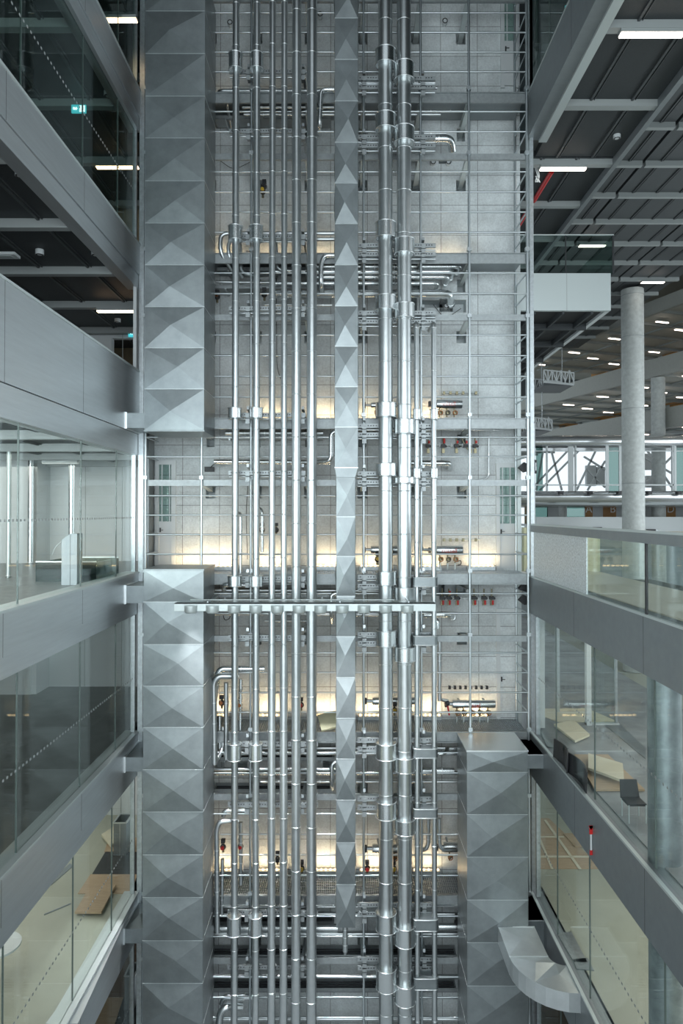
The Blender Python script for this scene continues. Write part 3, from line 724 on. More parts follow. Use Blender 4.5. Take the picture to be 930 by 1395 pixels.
# ================================================================ shaft structure: platforms, cages, supports
SEV = ['topmost', 'second', 'third', 'fourth (eye level)', 'fifth', 'sixth', 'lowest']
LEVW = ['near the top', 'below the topmost pipes', 'above the wall doors', 'just above the light bar', 'behind the pale duct top', 'beside the elbow duct', 'at the very bottom']
for k, L in enumerate(PL):
    t = thing('grating_platform', 'galvanised grating platform across the concrete wall, %s' % LEVW[k], 'platform', 'maintenance platforms')
    X0, X1 = XP(199, YC), XP(717, YC)
    MB().box(X0, X1, YC, YC + .04, L - .25, L).box(X0, X1, YC - .05, YC, L - .02, L).box(X0, X1, YC - .05, YC, L - .27, L - .25).done('edge_channel', M['zinc'], t)
    b = MB(); x = X0
    while x < X1: b.box(x, x + .012, YC + .04, YW - .05, L - .045, L - .01); x += .05 if k not in (4,) else .05
    for j in range(8): b.box(X0, X1, YC + .1 + j * .12, YC + .108 + j * .12, L - .04, L - .01)
    b.done('grating', M['steel'], t)
    MB().box(X0, X1, YC + .05, YW - .04, L - .075, L - .05).done('deck_plate', M['fascia_d'], t)
    for x in POST[1:-1]:
        MB().box(x - .055, x + .055, YC + .04, YW + .2, L - .25, L - .235).box(x - .055, x + .055, YC + .04, YW + .2, L - .42, L - .405).box(x - .008, x + .008, YC + .04, YW + .2, L - .405, L - .25).done('bracket_beam', M['lip'], t)
    norm(t)
    # lower light beam with its brackets
    t = thing('edge_beam', 'slender channel beam below the platform %s' % LEVW[k], 'beam', 'slender channel beams')
    zz = L - 1.56
    MB().box(X0, X1, YC - .02, YC + .05, zz - .13, zz + .02).done('channel', M['zinc'], t)
    for x in POST[1:-1]: MB().beam((x, YC + .05, zz - .06), (x, YW + .2, zz - .2), .12, .11).done('bracket_arm', M['lip'], t)
    norm(t)
    # cage
    t = thing('safety_cage', 'ladder-like tube cage rising from the platform %s' % LEVW[k], 'railing', 'tube safety cages')
    Lt = PL[k - 1] if k else 14.5
    for i, x in enumerate(POST):
        if i in (3,): continue
        y0 = 17.1 if i < 7 else 16.98
        MB().tube([(x, YC - .06, L + .0), (x, YC - .06, Lt - .01)], .032, 10).done('post', M['rail'], t)
        for z in (L + .03, L + (Lt - L) * .605): MB().box(x - .05, x + .05, YC - .11, YC - .01, z, z + .09).done('post_clamp', M['steel'], t)
    for j in range(1, 8):
        z = L + (Lt - L) * j / 8
        if j == 5: continue
        MB().tube([(X0, YC - .06, z), (X1, YC - .06, z)], .022, 8).done('rail', M['rail'], t)
        MB().tube([(POST[7], YC - .06, z), (POST[7] - .02, YW - .04, z)], .02, 8).done('side_rung', M['rail'], t)
        MB().tube([(POST[0], YC - .06, z), (POST[0], YW - .04, z)], .02, 8).done('side_rung', M['rail'], t)
    MB().tube([(POST[7] - .02, YW - .06, L), (POST[7] - .02, YW - .06, Lt)], .03, 10).done('back_post', M['rail'], t)
    norm(t)

t = thing('edge_beam', 'slender channel beam at the very top edge of the picture', 'beam', 'slender channel beams')
MB().box(X0, X1, YC - .02, YC + .05, 12.83, 12.98).done('channel', M['zinc'], t)
for x in POST[1:-1]: MB().beam((x, YC + .05, 12.88), (x, YW + .2, 12.68), .12, .11).done('bracket_arm', M['lip'], t)
norm(t)
def slotted(b, x0, x1, y0, z0, z1):
    b.box(x0, x1, y0, y0 + .045, z0, z1)
def support(label, pa, pb, py, brk, twin=0, arm=0):
    t = thing('pipe_support', label, 'bracket', 'slotted pipe supports'); Y = 16.68
    xa, xb2 = XP(pa, Y), XP(pb, Y)
    for j in range(2 if twin else 1):
        z = ZP(py + j * twin, Y); c = MB().box(xa, xb2, Y, Y + .05, z - .05, z + .05).done('slotted_channel', M['zinc'], t)
        b = MB(); x = xa + .05
        while x < xb2 - .05: b.box(x, x + .03, Y - .003, Y + .01, z - .01, z + .015); x += .065
        b.done('slot_row', M['dark'], c)
        MB().tube([(xa, Y + .1, z - .09), (xb2, Y + .1, z - .09)], .022, 8).done('backing_tube', M['rail'], t)
        for bx_ in brk:
            x = XP(bx_, Y); MB().box(x - .05, x + .05, Y - .02, Y + .0, z - .22, z + .02).box(x - .05, x + .05, Y - .02, Y + .32, z - .1, z - .08).done('clamp_plate', M['zinc'], t)
    z = ZP(py, Y)
    for bx_ in brk:
        x = XP(bx_, Y); MB().beam((x, Y + .05, z + .18), (x + .02, YW + .1, z + .02), .06, .08).done('arm', M['steel'], t)
    return norm(t)
for i, (yl, yr) in enumerate([(97, 106), (178, 186), (322, 334), (420, 426), (565, 580), (644, 645), (788, 786), (868, 864), (1013, 1008), (1096, 1088), (1243, 1233), (1318, 1307)]):
    nm = ['at the topmost sleeves', 'under the top bundle', 'at the second sleeves', 'under the second bundle', 'above the wall doors', 'beside the door tops', 'just above the light bar', 'just below the light bar', 'at the pale duct top', 'below the pale duct top', 'at the end of the narrow duct', 'closest to the bottom'][i]
    support('slotted rail behind the six left pipes, %s' % nm, 311, 416 if i < 8 else 433, yl, (337, 412))
    support('pair of slotted rails behind the big pipes, %s' % nm, 487, 594, yr, (496, 577), 12)
# small tapering clips where pipes meet supports
for i, y in enumerate((97, 178, 322, 420, 565, 644, 788, 868, 1013, 1096, 1243, 1318)):
    pass

# ================================================================ horizontal pipe runs
def run(label, pts, r, m_='pipe', name='branch_pipe', bend=.16, rings=(), group='small branch pipes', cap=None):
    t = thing(name, label, 'pipe', group)
    W = [P(px, py, Y) for (px, py, Y) in pts]
    MB().path(W, r, bend, 16).done('pipe_body', M[m_], t)
    for i, (a, c) in enumerate(zip(W[:-1], W[1:])):
        L_ = (c - a).length; k = 1
        while k * .5 < L_ - .1 and k < 5:
            q = a + (c - a) * (k * .5 / L_); d = (c - a).normalized()
            MB().tube([q - d * .012, q + d * .012], r + .007, 14).done('joint_ring', M['seam'], t); k += 1
    return norm(t)
Yb = 17.25
# topmost bundle
run('pipe coming round a corner below the topmost support, highest in its bundle', [(312, 146, 17.9), (296, 124, Yb), (455, 124, Yb)], .055)
run('second pipe of the topmost bundle, bending back to the wall', [(316, 180, 17.9), (308, 136, Yb), (455, 137, Yb)], .04)
run('third pipe of the topmost bundle, straight behind the risers', [(330, 146, Yb + .1), (455, 146, Yb + .1)], .045)
run('fourth pipe of the topmost bundle, lowest of the left run', [(332, 156, Yb), (600, 156, Yb)], .035)
run('hooked vertical pipe left of the narrow duct near the top', [(458, 122, 16.9), (437, 122, 16.9), (435, 170, 16.9), (435, 184, 17.3)], .06, 'pipe2')
run('pair member of short pipes right of the narrow duct near the top, upper', [(488, 113, 17.2), (592, 113, 17.2)], .04)
run('pair member of short pipes right of the narrow duct near the top, lower', [(488, 118.5, 17.2), (595, 120, 17.2)], .03)
run('bright short pipe ending at the steel ball elbow near the top', [(490, 190, 17.25), (614, 189, 17.25), (616, 205, 17.5)], .10, 'pipe2', bend=.18)
run('thin tube above the ball elbow pipe near the top', [(560, 182, 17.3), (608, 182, 17.3)], .03)
run('long thin tube under the top platform right of the risers', [(560, 151, 17.35), (642, 151, 17.35)], .022)
# second bundle
run('tall hooked pipe at the left of the second bundle, outer', [(322, 378, 17.4), (300, 345, 16.95), (300, 318, 16.95), (455, 318, 16.95)], .05, bend=.2)
run('tall hooked pipe at the left of the second bundle, inner', [(330, 378, 17.4), (311, 350, 17.0), (311, 326, 17.0), (455, 326, 17.0)], .045, bend=.2)
run('u shaped pipe behind the leftmost riser of the second bundle', [(326, 318, 17.2), (329, 372, 17.2), (346, 376, 17.2)], .045)
run('u shaped pipe behind the slim pair of the second bundle', [(375, 320, 17.2), (378, 368, 17.2), (417, 370, 17.2)], .05)
run('hooked vertical pipe left of the narrow duct at the second bundle', [(458, 348, 16.9), (441, 348, 16.9), (437, 362, 16.9), (437, 388, 16.9), (439, 398, 17.3)], .06, 'pipe2')
for i, (y, xe, w_) in enumerate([(363, 627, 'longest and highest'), (370, 618, 'second from the top'), (377.5, 611, 'third from the top'), (386, 597, 'shortest and lowest')]):
    run('clad pipe of the stepped set of four, %s' % w_, [(372 if i % 2 else 430, y, 17.35), (xe, y, 17.35), (xe - 6, y + 12, 18.05)], .058 if i < 3 else .05, 'pipe2', group='stepped set of four pipes')
run('bright thick horizontal pipe ending in an elbow below the stepped set', [(375, 401, 17.4), (612, 400, 17.4), (614, 415, 18.0)], .105, 'pipe2', bend=.2)
run('long thin pale tube below the second bundle', [(292, 400, 17.3), (455, 401, 17.3)], .03)
run('thin pipe under the second bundle, second long one', [(292, 384, 17.35), (455, 386, 17.35)], .03)
run('thin pipe under the second bundle behind the slim pair', [(360, 415, 17.4), (452, 416, 17.4)], .03)
# third bundle
run('pipe behind the risers above the wall doors', [(307, 590, 17.35), (440, 590, 17.35)], .055)
run('thin pipe above the wall doors, upper', [(298, 584, 17.3), (410, 584, 17.3)], .02)
run('long tube behind the risers at the door tops', [(292, 629, 17.5), (450, 630, 17.4)], .06, 'pipe2')
run('tube at the door tops dropping to a wall bracket', [(300, 634, 17.95), (292, 630, 17.5), (340, 630, 17.5)], .05)
run('hooked vertical pipe left of the narrow duct at the door tops', [(461, 587, 16.9), (451, 590, 16.9), (451, 628, 16.9), (430, 630, 17.1)], .06, 'pipe2')
run('thick horizontal pipe right of the big pair at the door tops', [(560, 631, 17.5), (612, 631, 17.5), (613, 638, 18.0)], .07, 'pipe2')
run('long thin pipe under the platform above the wall doors', [(565, 584, 17.3), (680, 586, 17.3)], .025)
run('thin vertical conduit with clips left of the right wall door', [(665.5, 594, 17.95), (665.5, 652, 17.95), (622, 658, 17.95)], .02)
run('short upright pipe with rounded head beside the leftmost riser', [(320, 700, 17.3), (327.5, 698, 17.1), (327.5, 782, 17.1)], .042, 'pipe2')
run('short upright pipe behind the second riser', [(348, 690, 17.3), (357, 694, 17.1), (357, 752, 17.1)], .042, 'pipe2')
# bundle at eye level
run('elbow pipe at the top of the lower left duct', [(306, 806, 17.4), (303, 797, 17.0), (312, 796, 16.95), (345, 797, 17.1)], .06, 'pipe2', bend=.12)
run('long pipe just above the light bar', [(292, 804, 17.35), (560, 805, 17.35)], .045)
run('hooked vertical pipe left of the narrow duct at the light bar', [(461, 808, 16.9), (451.5, 810, 16.9), (451.5, 838, 16.9), (452, 848, 17.2)], .055, 'pipe2')
run('thin long pipe just under the light bar', [(290, 836, 17.4), (560, 838, 17.4)], .04)
run('second thin long pipe under the light bar', [(360, 846, 17.4), (430, 846, 17.4)], .03)
run('bright short pipe right of the thin riser pair under the light bar', [(577, 838, 17.4), (610, 837, 17.4), (618, 842, 18.0)], .075, 'pipe2')
run('small bent pipe with round end below the light bar', [(596, 856, 17.2), (596, 845, 17.2), (590, 843, 17.3)], .05, 'pipe2', bend=.07)
# heater loop left
run('outer insulated loop pipe at the left, upper horizontal leg', [(291, 960, 16.85), (296, 920, 16.85), (300, 911, 16.85), (360, 911, 17.0)], .07, 'pipe2')
run('inner insulated loop pipe at the left with a long drop', [(292, 1041, 16.75), (291, 930, 16.75), (297, 921, 16.75), (325, 921, 16.85)], .075, 'pipe')
run('slanting return pipe at the foot of the left loop', [(293, 1038, 16.75), (304, 1020, 17.1), (304, 990, 17.2)], .06)
run('thin drop pipe right of the left loop', [(308, 930, 16.95), (308, 1034, 16.95)], .06)
run('short drop with flask joints in the left loop', [(299, 975, 17.1), (299, 1022, 17.1)], .055, 'pipe2')
run('upright pipe behind the second riser by the warm light', [(328, 925, 17.1), (327, 1000, 17.1)], .05, 'pipe2')
for i, (y, r_, a, c) in enumerate([(1019, .04, 300, 630), (1026, .055, 300, 640), (1048, .045, 290, 458), (1053, .05, 290, 640), (1065, .03, 355, 640)]):
    run('horizontal pipe behind the risers below the pale duct top, %s of five' % ['topmost', 'second', 'middle', 'fourth', 'lowest'][i], [(a, y, 17.3 + .05 * (i % 2)), (c, y, 17.3 + .05 * (i % 2))], r_, 'pipe2' if i % 2 else 'pipe')
run('hooked vertical pipe left of the narrow duct below the pale duct top', [(462, 1036, 16.9), (452, 1040, 16.9), (452, 1066, 16.9), (453, 1074, 17.2)], .06, 'pipe2')
run('elbow pipe right of the thin riser pair beside the pale duct top', [(598, 1027, 17.0), (606, 1026, 17.0), (608, 1020, 17.3), (632, 1020, 17.3)], .05, 'pipe2', bend=.08)
run('pipe with flanged end under the pale duct top', [(575, 1050, 17.3), (618, 1050, 17.3)], .075, 'pipe2')
# lower loop
run('lower loop pipe with hanging collar at the left', [(296, 1270, 16.8), (295, 1130, 16.8), (299, 1119, 16.8), (325, 1118, 16.9)], .065, 'pipe')
run('horizontal pipe above the lower loop', [(304, 1112, 17.0), (306, 1104, 17.0), (345, 1104, 17.05)], .06, 'pipe2', bend=.1)
run('slim drop beside the lower loop', [(303, 1170, 17.0), (302, 1245, 17.0)], .045)
run('slim drop behind the second riser in the lower loop', [(328, 1120, 17.1), (328, 1205, 17.1)], .05)
for i, (y, r_, a, c) in enumerate([(1245, .04, 290, 640), (1264, .095, 290, 460), (1272, .05, 290, 640), (1235, .03, 290, 560), (1330, .05, 286, 640), (1359, .03, 286, 640), (1388, .05, 286, 640)]):
    run('horizontal pipe behind the risers near the bottom, %s' % ['just under the last narrow duct joint', 'thick one left of the drain spigot', 'below the thick one', 'thin one over the others', 'first below the lowest support', 'thin one below the lowest support', 'last at the bottom edge'][i], [(a, y, 17.35), (c, y, 17.35)], r_, 'pipe2' if i % 2 else 'pipe')
run('thick elbow pipe at the bottom left corner of the shaft', [(298, 1400, 16.8), (300, 1380, 16.8), (306, 1372, 16.8), (330, 1371, 16.95)], .085, 'pipe2')
run('thick horizontal pipe behind the two left risers near the bottom', [(302, 1368, 17.0), (306, 1358, 17.0), (345, 1358, 17.0)], .075, 'pipe2', bend=.1)
run('thick pipe right of the thin riser pair beside the lower right duct', [(597, 1262, 17.2), (622, 1262, 17.2)], .085, 'pipe2')
run('double hooked pipe by the warm lamp low on the right, outer', [(598, 1115, 17.1), (598, 1150, 17.1), (602, 1158, 17.1), (620, 1157, 17.2)], .05, bend=.15)
run('double hooked pipe by the warm lamp low on the right, inner', [(583, 1115, 17.1), (583, 1150, 17.1), (579, 1158, 17.1), (570, 1157, 17.2)], .05, bend=.1)
run('thin back pipe bending to the eye level cylinder', [(573.5, 744, 17.3), (575, 749, 17.4), (588, 749, 17.5)], .035, bend=.1)
run('thin back pipe bending to the lower cylinder', [(598, 950, 17.3), (600, 953, 17.4), (610, 955, 17.5)], .045, bend=.08)

for i, (pa, pb, py, w_) in enumerate([(296, 455, 142, 'in the topmost pipe bundle'), (292, 450, 166, 'just under the topmost pipe bundle'), (296, 452, 371, 'in the second pipe bundle'), (292, 452, 395, 'just under the second pipe bundle'), (300, 440, 598, 'above the left wall door'),
                                       (292, 455, 812, 'hidden behind the light bar'), (292, 455, 1033, 'below the left loop'), (292, 455, 1076, 'above the lower loop'), (290, 455, 1255, 'behind the drain spigot'), (290, 620, 1300, 'beneath the drain spigot'), (290, 620, 1345, 'closest to the bottom edge')]):
    t = thing('cable_tray', 'dark cable tray behind the risers, %s' % w_, 'tray', 'cable trays behind the risers')
    xa, xb2, z = XP(pa, 17.7), XP(pb, 17.7), ZP(py, 17.7)
    MB().box(xa, xb2, 17.55, 17.95, z - .01, z).done('tray_bottom', M['fascia_d'], t)
    for y in (17.55, 17.94): MB().box(xa, xb2, y, y + .012, z, z + .08).done('tray_side', M['zinc'], t)
    for k in range(3): MB().tube([(xa + .05, 17.65 + .1 * k, z + .025), (xb2 - .05, 17.65 + .1 * k, z + .025)], .018, 6).done('cable', M['dark'], t)
    for q in (.1, .5, .9): x = xa + (xb2 - xa) * q; MB().box(x - .02, x + .02, 17.5, YW + .01, z - .05, z - .01).done('tray_bracket', M['steel'], t)
    norm(t)
# ================================================================ manifold cylinders, valves, fittings
def text(s, size, mat_, parent, loc, rot=(R(90), 0, 0), ext=.004, name='lettering'):
    cu = bpy.data.curves.new(name, 'FONT'); cu.body = s; cu.size = size; cu.extrude = ext; cu.align_x = 'CENTER'; cu.align_y = 'CENTER'
    cu.materials.append(mat_); tmp = bpy.data.objects.new(name, cu); C.objects.link(tmp)
    bpy.context.view_layer.update(); me = bpy.data.meshes.new_from_object(tmp); bpy.data.objects.remove(tmp)
    me.name = name; me.transform(Matrix.Translation(loc) @ Matrix.Rotation(rot[2], 4, 'Z') @ Matrix.Rotation(rot[0], 4, 'X'))
    if not me.materials: me.materials.append(mat_)
    o = bpy.data.objects.new(name, me); C.objects.link(o); o.parent = parent; return o
def manifold(label, pa, pb, py, r, lettering=None, lx=None, legs=(), lever=None, boxy=False, Y=17.6, feet=None):
    t = thing('manifold_cylinder', label, 'manifold', 'insulated manifold cylinders')
    a, c = P(pa, py, Y), P(pb, py, Y)
    MB().tube([a, a + Vector((.02, 0, 0)), c - Vector((.02, 0, 0)), c], [r * .92, r, r, r * .92], 30).done('cylinder', M['pipe2'], t)
    MB().tube([a - Vector((.16, 0, 0)), a], r * .45, 16).done('inlet', M['steel'], t)
    MB().box(a.x - .2, a.x - .14, Y - .06, Y + .06, a.z - .07, a.z + .07).done('inlet_flange', M['dark'], t)
    for q in (.2, .8):
        x = a.x + (c.x - a.x) * q; MB().box(x - .02, x + .02, Y, YW + .01, a.z - .02, a.z + .02).done('wall_bracket', M['steel'], t)
    if lettering: text(lettering, .15, M['red_txt'], t, (XP(lx, Y), Y - r - .006, a.z - .01))
    for j, lx_ in enumerate(legs):
        p = P(lx_, py, Y); zz = p.z - r
        v = MB().tube([(p.x, Y, zz + .02), (p.x, Y, zz - .22)], .018, 8).done('outlet', M['brass'], t)
        MB().box(p.x - .04, p.x + .04, Y - .05, Y + .04, zz - .16, zz - .07).ball((p.x + .05, Y - .03, zz - .1), .04).done('valve_body', M['brass'], v)
        MB().torus((p.x + .02, Y - .08, zz - .12), .05, .012, 'y', 14).done('hand_wheel', M['dark' if j % 2 else 'copper'], v)
        if feet: MB().tube([(p.x, Y, zz - .22), (p.x, Y, feet)], .024, 8).done('drop_pipe', M['lip'], t)
    if lever:
        p = P(lever[0], lever[1], Y - .15); MB().ball(p, .07).done('valve_ball', M['dark'], t)
        MB().beam(p, p + Vector((.05, -.02, -.3)), .04, .03).done('lever', M['red'], t)
    return norm(t)
manifold('steel manifold cylinder with red writing above the eye level platform, right of the thin risers', 594, 630, 749.5, .115, 'nüssell', 611, (599, 609.5, 619.5), Y=17.6, feet=-1.45)
manifold('shorter steel manifold cylinder half hidden behind the big pipe pair at eye level', 505, 545, 749, .10, None, None, (513,))
manifold('pale manifold cylinder with brass taps on the platform above the wall doors', 594, 629, 550.5, .115, 'uüsell', 611, (598.5, 608.5, 618.5))
manifold('small manifold cylinder behind the big pipes above the wall doors', 505, 540, 552, .07, None, None, (512,))
manifold('long manifold cylinder with red lever and orange writing above the lowest free wall', 616, 674, 959, .10, 'ıssel', 646, (622, 631, 642, 653, 664), (609, 958), feet=-5.38)
manifold('manifold cylinder behind the big pipes at the warm light by the long one', 507, 568, 955, .10, None, None, (536,))
manifold('dark manifold stub beside the hooked pipes low on the right', 604, 640, 1154, .12, None, None, (612,))
manifold('manifold cylinder behind the big pipes low in the shaft', 507, 550, 1156, .11, None, None, (537,))
for i, (row, py, red) in enumerate([((583, 603.5, 621.5, 634, 647), 608, True), ((602, 611, 622, 645.5, 659, 669.5), 815, True)]):
    for j, px in enumerate(row):
        w_ = ['above the wall door', 'under the eye level platform'][i]
        pos = (['leftmost', 'second from the left', 'middle one', 'second from the right', 'rightmost'] if len(row) == 5 else ['leftmost', 'second from the left', 'third from the left', 'third from the right', 'second from the right', 'rightmost'])[j]
        t = thing('stop_valve', 'red capped stop valve %s, %s of its row' % (w_, pos), 'valve', 'stop valves %s' % w_)
        p = P(px, py, 17.9); x, y, z = p
        tilt_ = .12 if (i == 0 and j == 3) else 0
        MB().tube([(x - tilt_, y, z + .25), (x, y, z), (x + tilt_, y, z - .15)], .018, 8).done('spindle', M['brass'], t)
        MB().box(x - .06, x + .05, y - .05, y + .06, z - .03, z + .05).ball((x + .06, y - .02, z), .035).done('valve_body', M['dark'], t)
        MB().box(x - .035 + tilt_, x + .035 + tilt_, y - .04, y + .04, z - .18, z - .07).done('base_block', M['brass'], t)
        zr = z - .16 if i else z + .07
        MB().tube([(x + .02, y - .06, zr), (x + .02, y - .06, zr + (.11 if i else .07))], .027, 10).done('red_cap', M['red'], t)
        if j == 1: MB().tube([(x + .02, y - .06, z + .1), (x + .02, y - .06, z + .2)], .028, 10).done('red_cap', M['red'], t)
        norm(t)
for i, (a, c, py, n_) in enumerate([(581, 652, 606, 9), (600, 674, 815, 12), (602, 654, 735, 6), (610, 668, 936, 8), (602, 654, 535, 6)]):
    t = thing('tap_row', 'horizontal valve rail fixed to the concrete wall, %s' % ['through the upper red stop valves', 'through the lower red stop valves', 'above the eye level cylinder', 'above the long cylinder', 'above the pale cylinder'][i], 'pipe', 'valve rails')
    u, v = P(a, py, 17.97), P(c, py, 17.97)
    MB().tube([u, v], .016, 8).done('rail_tube', M['lip'] if i != 3 else M['steel'], t)
    for k in range(n_):
        q = u + (v - u) * (k + .3) / n_
        MB().box(q.x - .03, q.x + .03, q.y - .04, q.y + .05, q.z - .05, q.z + .03).done('tap', M['brass' if i in (2, 4) else ('white' if i < 2 else 'dark')], t)
    norm(t)
def loosevalve(label, px, py, Y, col, s=1.0):
    t = thing('pump_valve', label, 'valve', 'pump valves'); x, y, z = P(px, py, Y)
    MB().tube([(x, y, z - .14 * s), (x, y, z + .14 * s)], .03 * s, 10).done('stem', M['brass'], t)
    MB().ball((x, y - .03, z), .075 * s).done('body', M['dark'], t)
    MB().tube([(x, y - .1 * s, z + .02), (x, y - .16 * s, z + .02)], .045 * s, 12).done('cap', M[col], t)
    MB().box(x - .05 * s, x + .05 * s, y - .06, y + .05, z + .10 * s, z + .18 * s).done('actuator', M['dark'], t); return norm(t)
for (px, py, Y, col, w_) in [(302, 957, 17.2, 'copper', 'dark pump valve in the left loop by the warm light'), (327, 960, 17.2, 'copper', 'dark pump valve right of the left loop, behind the leftmost riser'), (410, 960, 17.2, 'red', 'dark pump valve between the two wider left risers'),
                            (304, 1153, 17.2, 'red', 'dark pump valve in the lower loop'), (328, 1152, 17.2, 'red', 'dark pump valve behind the leftmost riser in the lower loop'), (378, 1170, 17.3, 'dark', 'dark pump valve behind the slim pair low down'),
                            (360, 402, 17.3, 'dark', 'black valve left of the slim pair under the second bundle'), (296, 405, 17.6, 'copper', 'small dark valve by the upper duct edge'), (357, 722, 17.4, 'dark', 'black valve behind the second riser at eye level'),
                            (376, 722, 17.4, 'dark', 'black valve between the slim pair at eye level'), (514, 762, 17.5, 'yellow', 'valve with yellow tag under the half hidden cylinder'), (537, 967, 17.4, 'yellow', 'valve with yellow tag between the big pipes'), (536, 1182, 17.4, 'yellow', 'valve with yellow cap between the big pipes low down'),
                            (500, 1182, 17.5, 'red', 'red valve right of the narrow duct low down'), (411, 1182, 17.4, 'yellow', 'yellow marked valve between the wider left risers low down'), (622, 1255, 17.3, 'dark', 'black valve beside the lower right duct'), (358, 262, 17.5, 'yellow', 'small pale valve behind the second riser high up'),
                            (360, 255, 17.5, 'dark', 'black valve body just right of the second riser high up')]:
    loosevalve(w_, px, py, Y, col)
# wheels, cable coil, wires
def wire(label, pts, r=.008, m_='dark', cat='cable', name='cable', bend=.2):
    o = MB().tube(arcs([P(*p) for p in pts], bend), r, 6).done(name, M[m_]); return tag(o, label, cat)
wire('thin black cable hanging in a v below the bright elbow pipe', [(590, 415, 18.05), (606, 435, 18.0), (628, 420, 18.05)])
wire('thin black cable drooping between wall pockets near the top left', [(300, 219, 18.0), (318, 232, 17.95), (340, 221, 18.0)])
wire('thin black cable curling behind the slim pair', [(376, 340, 18.0), (377, 500, 18.0), (382, 516, 17.9)])
wire('small coiled black hose beside the eye level cylinder', [(622, 765, 17.7), (628, 763, 17.7), (628, 769, 17.7), (623, 770, 17.7)], .012)
wire('long thin cable down the wall behind the second riser', [(338, 652, 18.05), (335, 700, 18.05), (337, 762, 18.05)], .008)
wire('black cable loop under the light bar at the left', [(303, 835, 17.5), (306, 846, 17.4), (314, 842, 17.4), (312, 835, 17.5)], .01)
t = thing('junction_box', 'dark wall junction box with loose wires left of the risers at door height', 'box')
a = P(285, 640, 18.02); MB().box(a.x - .12, a.x + .12, 17.98, 18.1, a.z - .05, a.z + .08).done('housing', M['dark'], t)
MB().tube(arcs([a, a + Vector((.12, -.1, .15)), a + Vector((.3, -.05, .12))], .1), .012, 6).done('loose_wire', M['dark'], t); norm(t)
for i, (px, py, w_) in enumerate([(436, 58 / 3.1, 'above the topmost beam'), (606, 28, 'right of the big pipes at the top'), (590, 220, 'left one under the ball elbow'), (611, 220, 'right one under the ball elbow'), (313, 30, 'high behind the leftmost riser'), (608, 360 / 3.1 + 300, 'by the bright thick pipe')]):
    t = thing('wall_spotlight', 'small round white fitting in a wall pocket, %s' % w_, 'lamp', 'small wall fittings'); p = P(px, py, 17.95)
    MB().tube([p, p + Vector((0, .3, 0))], .06, 16).done('body', M['white'], t); MB().torus(p, .06, .012, 'y', 18).done('bezel', M['dark'], t); norm(t)

# LED wall washers standing on the platforms
k_ = 0
for L, E, xs_ in [(10.53, .28, [(305, 'left of the leftmost riser'), (372, 'behind the slim pair'), (440, 'left of the narrow duct')]),
                  (6.49, .5, [(305, 'left of the leftmost riser'), (372, 'behind the slim pair'), (440, 'left of the narrow duct'), (610, 'right of the big pipes')]),
                  (2.36, .6, [(365, 'behind the slim pair'), (440, 'left of the narrow duct'), (508, 'right of the narrow duct'), (582, 'between the thin risers')]),
                  (-1.51, .9, [(265, 'left of the leftmost riser'), (304, 'at the top of the lower left duct'), (368, 'behind the slim pair'), (446, 'left of the narrow duct'), (508, 'right of the narrow duct'), (582, 'between the thin risers'), (655, 'left of the wall door')]),
                  (-5.42, 1.0, [(290, 'behind the left loop'), (368, 'behind the slim pair'), (444, 'left of the narrow duct'), (506, 'right of the narrow duct'), (582, 'between the thin risers'), (646, 'under the long cylinder')]),
                  (-9.44, .8, [(300, 'behind the lower loop'), (368, 'behind the slim pair'), (447, 'left of the narrow duct'), (508, 'right of the narrow duct'), (580, 'between the thin risers')])]:
    kk = PL.index(L)
    for (px, w_) in xs_:
        t = thing('wall_washer_lamp', 'warm LED strip %s, %s' % (LEVW[kk], w_), 'lamp', 'warm LED wall washers')
        x = XP(px, 17.95); z = L + .0; half = .36 if px not in (265,) else .5
        MB().box(x - half, x + half, 17.9, 18.05, z, z + .10).done('housing', M['steel'], t)
        b = MB(); q = x - half + .06; pp, rr_ = [], []
        while q < x + half - .03:
            for dx_, r_ in ((-.03, .004), (-.018, .02), (0, .026), (.018, .02), (.03, .004)): pp.append((q + dx_, 17.96, z + .12)); rr_.append(r_)
            q += .12
        b.tube(pp, rr_, 8)
        b.done('led_row', M['led'], t)
        norm(t)
        area('washer_light', (0, -.14, .16), (R(157), 0, 0), 2 * half, .06, WASH * E, (1, .74, .44), t)

# ================================================================ long light bar in front
YLB = 15.35
t = thing('light_bar', 'long pale horizontal light bar with round lamps crossing all pipes at eye level', 'lamp')
xa, xb2 = XP(237.5, YLB), XP(593, YLB); zt = ZP(822, YLB); zb_ = ZP(832.5, YLB)
MB().box(xa, xb2, YLB, YLB + .14, zb_, zt).box(xa, xb2, YLB - .0, YLB + .30, zt - .012, zt).done('bar', M['lip'], t)
MB().tube([(xa + .3, YLB + .3, zt + .04), (xb2 - .9, YLB + .3, zt + .04)], .015, 8).done('tie_rod', M['lip'], t)
for k in range(11):
    x = XP(259.5 + 29.5 * k, YLB - .05); zz = ZP(825, YLB - .05)
    MB().tube([(x, YLB + .0, zz), (x, YLB + .0, zz - .13), (x, YLB + .0, zz - .17), (x, YLB + .0, zz - .185)], [.145, .143, .12, .02], 24).done('round_lamp', M['lip'], t)
    area('round_lamp_light', (x, YLB, zz - .20), (0, 0, 0), .22, .22, BAR, (.95, .98, 1.0), t).data.spread = R(62)
for x in (XP(281, YLB), XP(462, YLB), XP(556, YLB)): MB().box(x, x + .03, YLB + .1, YC, zt + .0, zt + .03).done('hanger', M['rail'], t)
norm(t)
